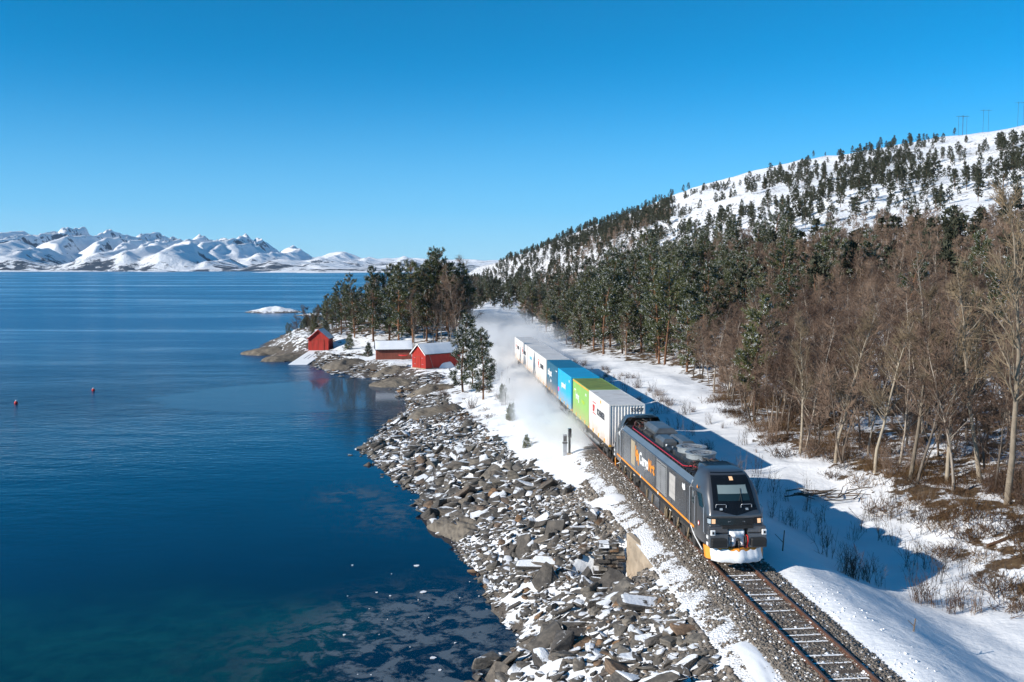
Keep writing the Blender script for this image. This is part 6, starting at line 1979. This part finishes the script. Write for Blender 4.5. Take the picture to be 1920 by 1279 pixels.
for i in range(n + 1):
    t = i / n; w = 0.36 * math.sin(math.pi * (0.04 + 0.92 * t)) ** 0.7; yy = -1.7 + 3.4 * t; lift = 0.18 * (2 * t - 1) ** 4
    for k in range(ring):
        a = 2 * math.pi * k / ring; vs.append((w * math.cos(a), yy, 0.18 + lift + 0.22 * math.sin(a) * (w / 0.36)))
mb.add(vs, [(i * ring + k, i * ring + (k + 1) % ring, (i + 1) * ring + (k + 1) % ring, (i + 1) * ring + k) for i in range(n) for k in range(ring)] + [tuple(range(ring)), tuple(range(n * ring + ring - 1, n * ring - 1, -1))])
ky = empty('kayak', (x + 0.2, y, hz(x, y) + 0.75), rad(80)); ky.scale = (0.6, 0.5, 0.6); tag(ky, 'red kayak lying on the snow between shed and boathouse', 'kayak')
mb.build('hull', M['red'], ky, True)
mb = MB(); mb.ring((0, -0.1), 0.17, 0.22, 0.36, 0.43, 14); mb.build('cockpit_rim', M['rubber'], ky)

# snow mounds by the boathouse
def mound(px_, py_, lx, ly, h, seed, label):
    x, y = gp(px_, py_, -2.3)
    xs = np.linspace(-1, 1, 24); X, Y = np.meshgrid(xs, xs); rr = np.hypot(X, Y) * (1 + 0.3 * (fbm(X * 2 + seed, Y * 2, seed, 3) - 0.5))
    z = h * np.clip(1 - rr ** 2, -0.4, 1) * (0.8 + 0.4 * fbm(X * 3, Y * 3, seed + 4, 3))
    i = np.arange(576).reshape(24, 24); F = np.stack([i[:-1, :-1], i[:-1, 1:], i[1:, 1:], i[1:, :-1]], -1).reshape(-1, 4)
    o = link('snow_mound', np_mesh('snow_mound', np.stack([(X * lx).ravel(), (Y * ly).ravel(), z.ravel()], 1), F, M['snow'], True)); o.location = (x, y, hz(x, y))
    tag(o, label, 'snow mound', 'snow mounds')
mound(825, 688, 2.6, 2.2, 1.7, 3, 'snow mound heaped against the right boathouse wall')
mound(742, 672, 2.0, 1.6, 1.1, 4, 'small snow mound in front of the brownish shed')
mound(1425, 1240, 0.6, 2.0, 0.12, 5, 'snow ridge on gravel left of the rails at bottom')
mound(1160, 935, 0.8, 1.3, 0.2, 6, 'small snow heap beside the gravel near the locomotive')

# ------------------------------------------------------------------ signal, fence, sticks, buoys, pylons
x, y = gp(1069, 852, -0.6); z = hz(x, y)
sg = empty('signal_post', (x, y, z), TROT); tag(sg, 'black signal post with narrow grey cabinet left of the track', 'signal')
mb = MB(); mb.box(-0.13, 0.03, -0.06, 0.08, -0.3, 1.85); mb.build('post', M['rubber'], sg)
mb = MB(); mb.box(-0.16, 0.08, -0.14, 0.10, 1.3, 1.98); mb.build('signal_head', M['black'], sg, bevel=0.02)
mb = MB(); mb.box(-0.52, -0.24, 0.05, 0.22, -0.3, 1.5); cb = mb.build('cabinet', M['steel'], sg, bevel=0.01)
mb = MB(); mb.box(-0.56, -0.20, 0.02, 0.25, 0.82, 0.92); mb.box(-0.5, -0.26, 0.03, 0.05, 1.0, 1.4); mb.build('clamp', M['under'], cb)
mb = MB(); mb.box(-0.22, 0.12, -0.12, 0.16, -0.35, 0.10); mb.build('base', M['concrete'], sg)
fp = [(952, 706), (941, 718), (955, 730), (961, 745), (948, 760), (931, 700)]
for q, (px_, py_) in enumerate(fp):
    x, y = gp(px_, py_, -1.0)
    mb = MB(); mb.tube([(0, 0, -0.4), (0.03 * R.uniform(-1, 1), 0, 1.35)], [0.06, 0.05], 6)
    o = mb.build('fence_post', M['grey_wood']); o.location = (x, y, hz(x, y))
    tag(o, 'thin grey fence post standing in the snow left of the train', 'post', 'fence posts left of the train')
for (px_, py_, h_, lb) in [(1467, 1033, 1.0, 'thin dark stick poking from the snow beside the plough'), (1712, 1184, 0.5, 'short stub of wood in the snow slope at lower right')]:
    x, y = gp(px_, py_, -0.5)
    mb = MB(); mb.tube([(0, 0, -0.2), (0.08, 0, h_)], [0.04, 0.025], 5); mb.tube([(0.03, 0, h_ * 0.4), (-0.35 * h_, 0.1, h_ * 0.8)], [0.02, 0.012], 5)
    o = mb.build('stick', M['alder_bark']); o.location = (x, y, hz(x, y)); tag(o, lb, 'stick')
x, y = gp(1560, 936, -1.0)
br = empty('branch_pile', (x, y, hz(x, y))); tag(br, 'dark heap of fallen branches in the shaded ditch', 'branches')
for k in range(26):
    a = R.gauss(0.1, 0.5); l_ = R.uniform(0.8, 2.3); c0 = (R.gauss(0, 1.3), R.gauss(0, 0.5), 0.1 + 0.4 * R.random())
    mb = MB(); mb.tube([(c0[0] - math.cos(a) * l_ / 2, c0[1] - math.sin(a) * l_ / 2, c0[2]), (c0[0], c0[1], c0[2] + R.uniform(-.1, .2)), (c0[0] + math.cos(a) * l_ / 2, c0[1] + math.sin(a) * l_ / 2, c0[2] + R.uniform(-.2, .3))], [0.045, 0.04, 0.02], 5); mb.build('branch', M['alder_bark'], br)
lg = [(1735, 830, 5.5, 0.75, 'fallen trunk lying up the slope among the bare trees'), (1890, 1012, 2.4, 0.15, 'bare reddish log lying on heath at the right edge')]
for (px_, py_, l_, a, lb) in lg:
    x, y = gp(px_, py_, 0.5); c_, s_ = math.cos(a), math.sin(a)
    mb = MB(); pts = []
    for t in (-0.5, -0.2, 0.1, 0.5):
        xx, yy = x + c_ * l_ * t, y + s_ * l_ * t; pts.append((xx - x, yy - y, hz(xx, yy) + 0.08 - hz(x, y)))
    mb.tube(pts, [0.09, 0.08, 0.06, 0.04], 7); o = mb.build('fallen_log', M['pine_bark'] if 'red' in lb else M['alder_bark']); o.location = (x, y, hz(x, y)); tag(o, lb, 'log')
for (px_, py_, lb) in [(175, 733, 'red mooring buoy on the water, the right one of two'), (30, 757, 'red mooring buoy on the water near the left edge')]:
    x, y = at(px_, py_, SEA)
    b = empty('buoy', (x, y, SEA)); tag(b, lb, 'buoy', 'mooring buoys')
    mb = MB(); n = 12; vs = []; rings = 8
    for i in range(rings + 1):
        t = math.pi * i / rings
        for k in range(n): vs.append((0.23 * math.sin(t) * math.cos(2 * math.pi * k / n), 0.23 * math.sin(t) * math.sin(2 * math.pi * k / n), 0.12 - 0.23 * math.cos(t)))
    mb.add(vs, [(i * n + k, i * n + (k + 1) % n, (i + 1) * n + (k + 1) % n, (i + 1) * n + k) for i in range(rings) for k in range(n)]); mb.build('float', M['red'], b, True)
    mb = MB(); mb.cyl((0, 0, 0.37), 'z', 0.10, 0.08, 10); mb.ring((0, 0), 0.04, 0.06, 0.40, 0.48, 10); mb.build('cap', M['white'], b)
for (px_, py_, hh, lb) in [(1790, 268, 13, 'twin-pole power pylon on the hill skyline'), (1797, 266, 13, 'second power pylon just right of the skyline pair'), (1836, 262, 15, 'power pylon standing on the bare snowy crest'), (1900, 275, 15, 'power pylon on the open snow at far right')]:
    u = (px_ - 960) / FPX; D = float(PY_TOP(u)) * 0.985
    x, y = D * u / math.sqrt(1 + u * u), D / math.sqrt(1 + u * u)
    mb = MB(); mb.tube([(-1.6, 0, -0.5), (-1.6, 0, hh)], 0.08, 5); mb.tube([(1.6, 0, -0.5), (1.6, 0, hh)], 0.08, 5)
    o = empty('power_pylon', (x, y, hz(x, y)), R.uniform(-0.2, 0.4)); tag(o, lb, 'pylon', 'power pylons on the hill'); mb.build('pole', M['under'], o)
    mb = MB(); mb.box(-3.6, 3.6, -0.06, 0.06, hh - 0.9, hh - 0.76); mb.build('cross_arm', M['under'], o)

# ------------------------------------------------------------------ thin ice on the near water
def m_ice():
    T = NT('thin_sea_ice')
    p = T.pos()
    n = T.noise(p, 0.55, 7, 0.65, 0.8)
    n2 = T.noise(p, 2.2, 5, 0.6, 0.5)
    f = T.math('MULTIPLY', T.sstep(0.47, 0.56, T.math('ADD', T.math('MULTIPLY', n, 0.7), T.math('MULTIPLY', n2, 0.3))), T.attr('cover'))
    b = T.n('ShaderNodeBsdfPrincipled'); b.inputs['Base Color'].default_value = (0.17, 0.20, 0.225, 1); b.inputs['Roughness'].default_value = 0.3
    tr_ = T.n('ShaderNodeBsdfTransparent')
    mx = T.n('ShaderNodeMixShader'); T.l(T.math('MULTIPLY', f, 0.62), mx.inputs[0]); T.l(tr_.outputs[0], mx.inputs[1]); T.l(b.outputs[0], mx.inputs[2]); T.l(mx.outputs[0], T.out.inputs['Surface'])
    return T.mat
M['ice'] = m_ice()
xs = np.linspace(-16, 6, 90); ys = np.linspace(38, 98, 200)
X, Y = np.meshgrid(xs, ys)
sd_ = -shore_dist(X, Y)
def blob(cx, cy, rx, ry): return np.exp(-((X - cx) / rx) ** 2 - ((Y - cy) / ry) ** 2)
ib = [(at(760, 1215, SEA), 5.5, 4.5, 1.1), (at(840, 1140, SEA), 3.2, 3.5, 1.0), (at(720, 1160, SEA), 3.0, 2.5, 0.6), (at(580, 840, SEA), 2.6, 4.5, 0.75), (at(665, 928, SEA), 2.6, 3.0, 0.65), (at(740, 965, SEA), 2.6, 4.0, 0.55), (at(820, 1250, SEA), 3.5, 2.5, 0.9)]
cov = sum(w_ * blob(c_[0], c_[1], rx, ry) for c_, rx, ry, w_ in ib) * (sd_ > -1.0)
cov = np.clip(cov, 0, 1)
i = np.arange(90 * 200).reshape(200, 90); F = np.stack([i[:-1, :-1], i[:-1, 1:], i[1:, 1:], i[1:, :-1]], -1).reshape(-1, 4)
keep = cov.ravel()[F].max(1) > 0.02
tag(link('thin_ice', np_mesh('thin_ice', np.stack([X.ravel(), Y.ravel(), np.full(X.size, SEA + 0.006)], 1), F[keep], M['ice'], False, None, {'cover': cov.ravel()})), 'patches of thin grey ice on the dark water near the rocks', 'ice', kind='stuff')
# larger skin of ice in the bay before the boathouses
xs = np.linspace(-62, -14, 60); ys = np.linspace(95, 172, 80); X, Y = np.meshgrid(xs, ys)
cov = np.clip(1.3 * blob(*at(560, 745, SEA), 17, 12) + 0.9 * blob(*at(640, 725, SEA), 8, 12), 0, 1) * 0.35 * (-shore_dist(X, Y) > -0.5)
i = np.arange(60 * 80).reshape(80, 60); F = np.stack([i[:-1, :-1], i[:-1, 1:], i[1:, 1:], i[1:, :-1]], -1).reshape(-1, 4)
T = NT('ice_skin'); b = T.n('ShaderNodeBsdfPrincipled'); b.inputs['Base Color'].default_value = (0.10, 0.16, 0.23, 1); b.inputs['Roughness'].default_value = 0.07
tr_ = T.n('ShaderNodeBsdfTransparent'); mx = T.n('ShaderNodeMixShader')
f = T.math('MULTIPLY', T.sstep(0.10, 0.16, T.math('ADD', T.attr('cover'), T.math('MULTIPLY', T.math('SUBTRACT', T.noise(T.pos(), 0.09, 5, 0.6), 0.5), 0.25))), 0.5)
T.l(f, mx.inputs[0]); T.l(tr_.outputs[0], mx.inputs[1]); T.l(b.outputs[0], mx.inputs[2]); T.l(mx.outputs[0], T.out.inputs['Surface'])
keep = cov.ravel()[F].max(1) > 0.01
tag(link('bay_ice', np_mesh('bay_ice', np.stack([X.ravel(), Y.ravel(), np.full(X.size, SEA + 0.006)], 1), F[keep], T.mat, False, None, {'cover': cov.ravel()})), 'smooth skin of ice in the bay before the boathouses', 'ice', kind='stuff')
tiny = MB()
for k in range(26):
    px_, py_ = R.uniform(640, 960), R.uniform(1060, 1279)
    x, y = at(px_, py_, SEA)
    if shore_dist(np.array([x]), np.array([y]))[0] > -0.2: continue
    r = 0.03 + 0.13 * R.random() ** 4; n = R.randint(4, 7); a0_ = R.random() * 6
    q = [(x + r * R.uniform(.6, 1.4) * math.cos(a0_ + 6.283 * i / n), y + r * R.uniform(.6, 1.4) * math.sin(a0_ + 6.283 * i / n)) for i in range(n)]
    tiny.add([(a, b, SEA + 0.012) for a, b in q] + [(a, b, SEA + 0.03) for a, b in q], [tuple(range(n, 2 * n))] + [(i, (i + 1) % n, n + (i + 1) % n, n + i) for i in range(n)])
tag(tiny.build('ice_flakes', M['snow']), 'small loose ice flakes floating near the rocks', 'ice', kind='stuff')
# ------------------------------------------------------------------ snow whirled up by the train
T = NT('blown_snow')
p = T.pos()
den = T.attr('dens')
sep = T.n('ShaderNodeSeparateXYZ'); T.l(p, sep.inputs[0])
X, Y, Z = sep.outputs
# centre line and rail height of the track, in the place's own coordinates
q = T.math('MAXIMUM', T.math('SUBTRACT', Y, 145.0), 0.0)
cx = T.math('ADD', T.math('SUBTRACT', 11.0 + KX * 30.3, T.math('MULTIPLY', Y, KX)), T.math('MULTIPLY', T.math('MULTIPLY', q, q), 0.00023))
d = T.math('SUBTRACT', X, cx)
zz = T.math('ADD', Z, T.math('MULTIPLY', T.math('SUBTRACT', Y, 62.0), 0.006))
mp = T.n('ShaderNodeMapping'); T.l(p, mp.inputs['Vector']); mp.inputs['Scale'].default_value = (1.0, 0.45, 1.0)
n1 = T.noise(mp.outputs[0], 0.33, 5, 0.6, 0.5)
# beside the train: low drift on the left; behind it: a tall plume
side = T.math('MULTIPLY', T.sstep(66.0, 90.0, Y), T.math('MULTIPLY', T.sstep(-6.8, -2.6, d), T.sstep(2.0, 0.1, zz)))
side = T.math('MULTIPLY', side, T.sstep(-0.9, -1.35, d))
tail = T.math('MULTIPLY', T.sstep(128.0, 146.0, Y), T.sstep(265.0, 180.0, Y))
hgt = T.sstep(6.0, 0.3, zz)
tail = T.math('MULTIPLY', tail, T.math('MULTIPLY', hgt, T.math('MULTIPLY', T.sstep(-9.5, -3.5, d), T.sstep(8.5, 3.0, d))))
dd = T.math('ADD', T.math('MULTIPLY', side, 1.5), T.math('MULTIPLY', tail, 0.52))
dd = T.math('MULTIPLY', dd, T.sstep(0.40, 0.62, n1))
pv = T.n('ShaderNodeVolumePrincipled')
pv.inputs['Color'].default_value = (1.0, 1.0, 1.0, 1)
pv.inputs['Anisotropy'].default_value = 0.1
T.l(dd, pv.inputs['Density'])
T.l(pv.outputs[0], T.out.inputs['Volume'])
mb = MB()
Yl = list(np.arange(62, 272, 6.0)); sec = []
for Y_ in Yl:
    w0, w1, hh = (-7.0, -1.30, 2.7) if Y_ < 138 else (-12.0, 9.0, 8.0)
    if Y_ < 138:
        pass
    c0 = float(xc(Y_)); z0 = float(zr(Y_)) - 1.6
    sec.append([(c0 + w0, Y_, z0), (c0 + w1, Y_, z0), (c0 + w1, Y_, z0 + 1.6 + hh), (c0 + w0, Y_, z0 + 1.6 + hh)])
vs = [p_ for s_ in sec for p_ in s_]; fs = []
for i in range(len(Yl) - 1):
    for a in range(4):
        b = (a + 1) % 4; fs.append((i * 4 + a, i * 4 + b, (i + 1) * 4 + b, (i + 1) * 4 + a))
e = (len(Yl) - 1) * 4
fs += [(3, 2, 1, 0), (e, e + 1, e + 2, e + 3)]
mb.add(vs, fs)
sn = mb.build('blown_snow', T.mat)
bm_ = bmesh.new(); bm_.from_mesh(sn.data); bmesh.ops.recalc_face_normals(bm_, faces=bm_.faces); bm_.to_mesh(sn.data); bm_.free()
tag(sn, 'cloud of powder snow whirled up along and behind the train', 'snow cloud', kind='stuff')
T.mat.cycles.volume_step_rate = 0.25

# ------------------------------------------------------------------ the air over the fjord
T = NT('cold_air')
pv = T.n('ShaderNodeVolumePrincipled')
pv.inputs['Color'].default_value = (0.5, 0.74, 1.0, 1)
pv.inputs['Density'].default_value = 1.2e-5
T.l(pv.outputs[0], T.out.inputs['Volume'])
mb = MB(); mb.box(-16500, 16500, -600, 17500, -45, 900)
hz_box = mb.build('haze', T.mat)
tag(hz_box, 'thin cold haze in the air over the fjord', 'haze', kind='stuff')
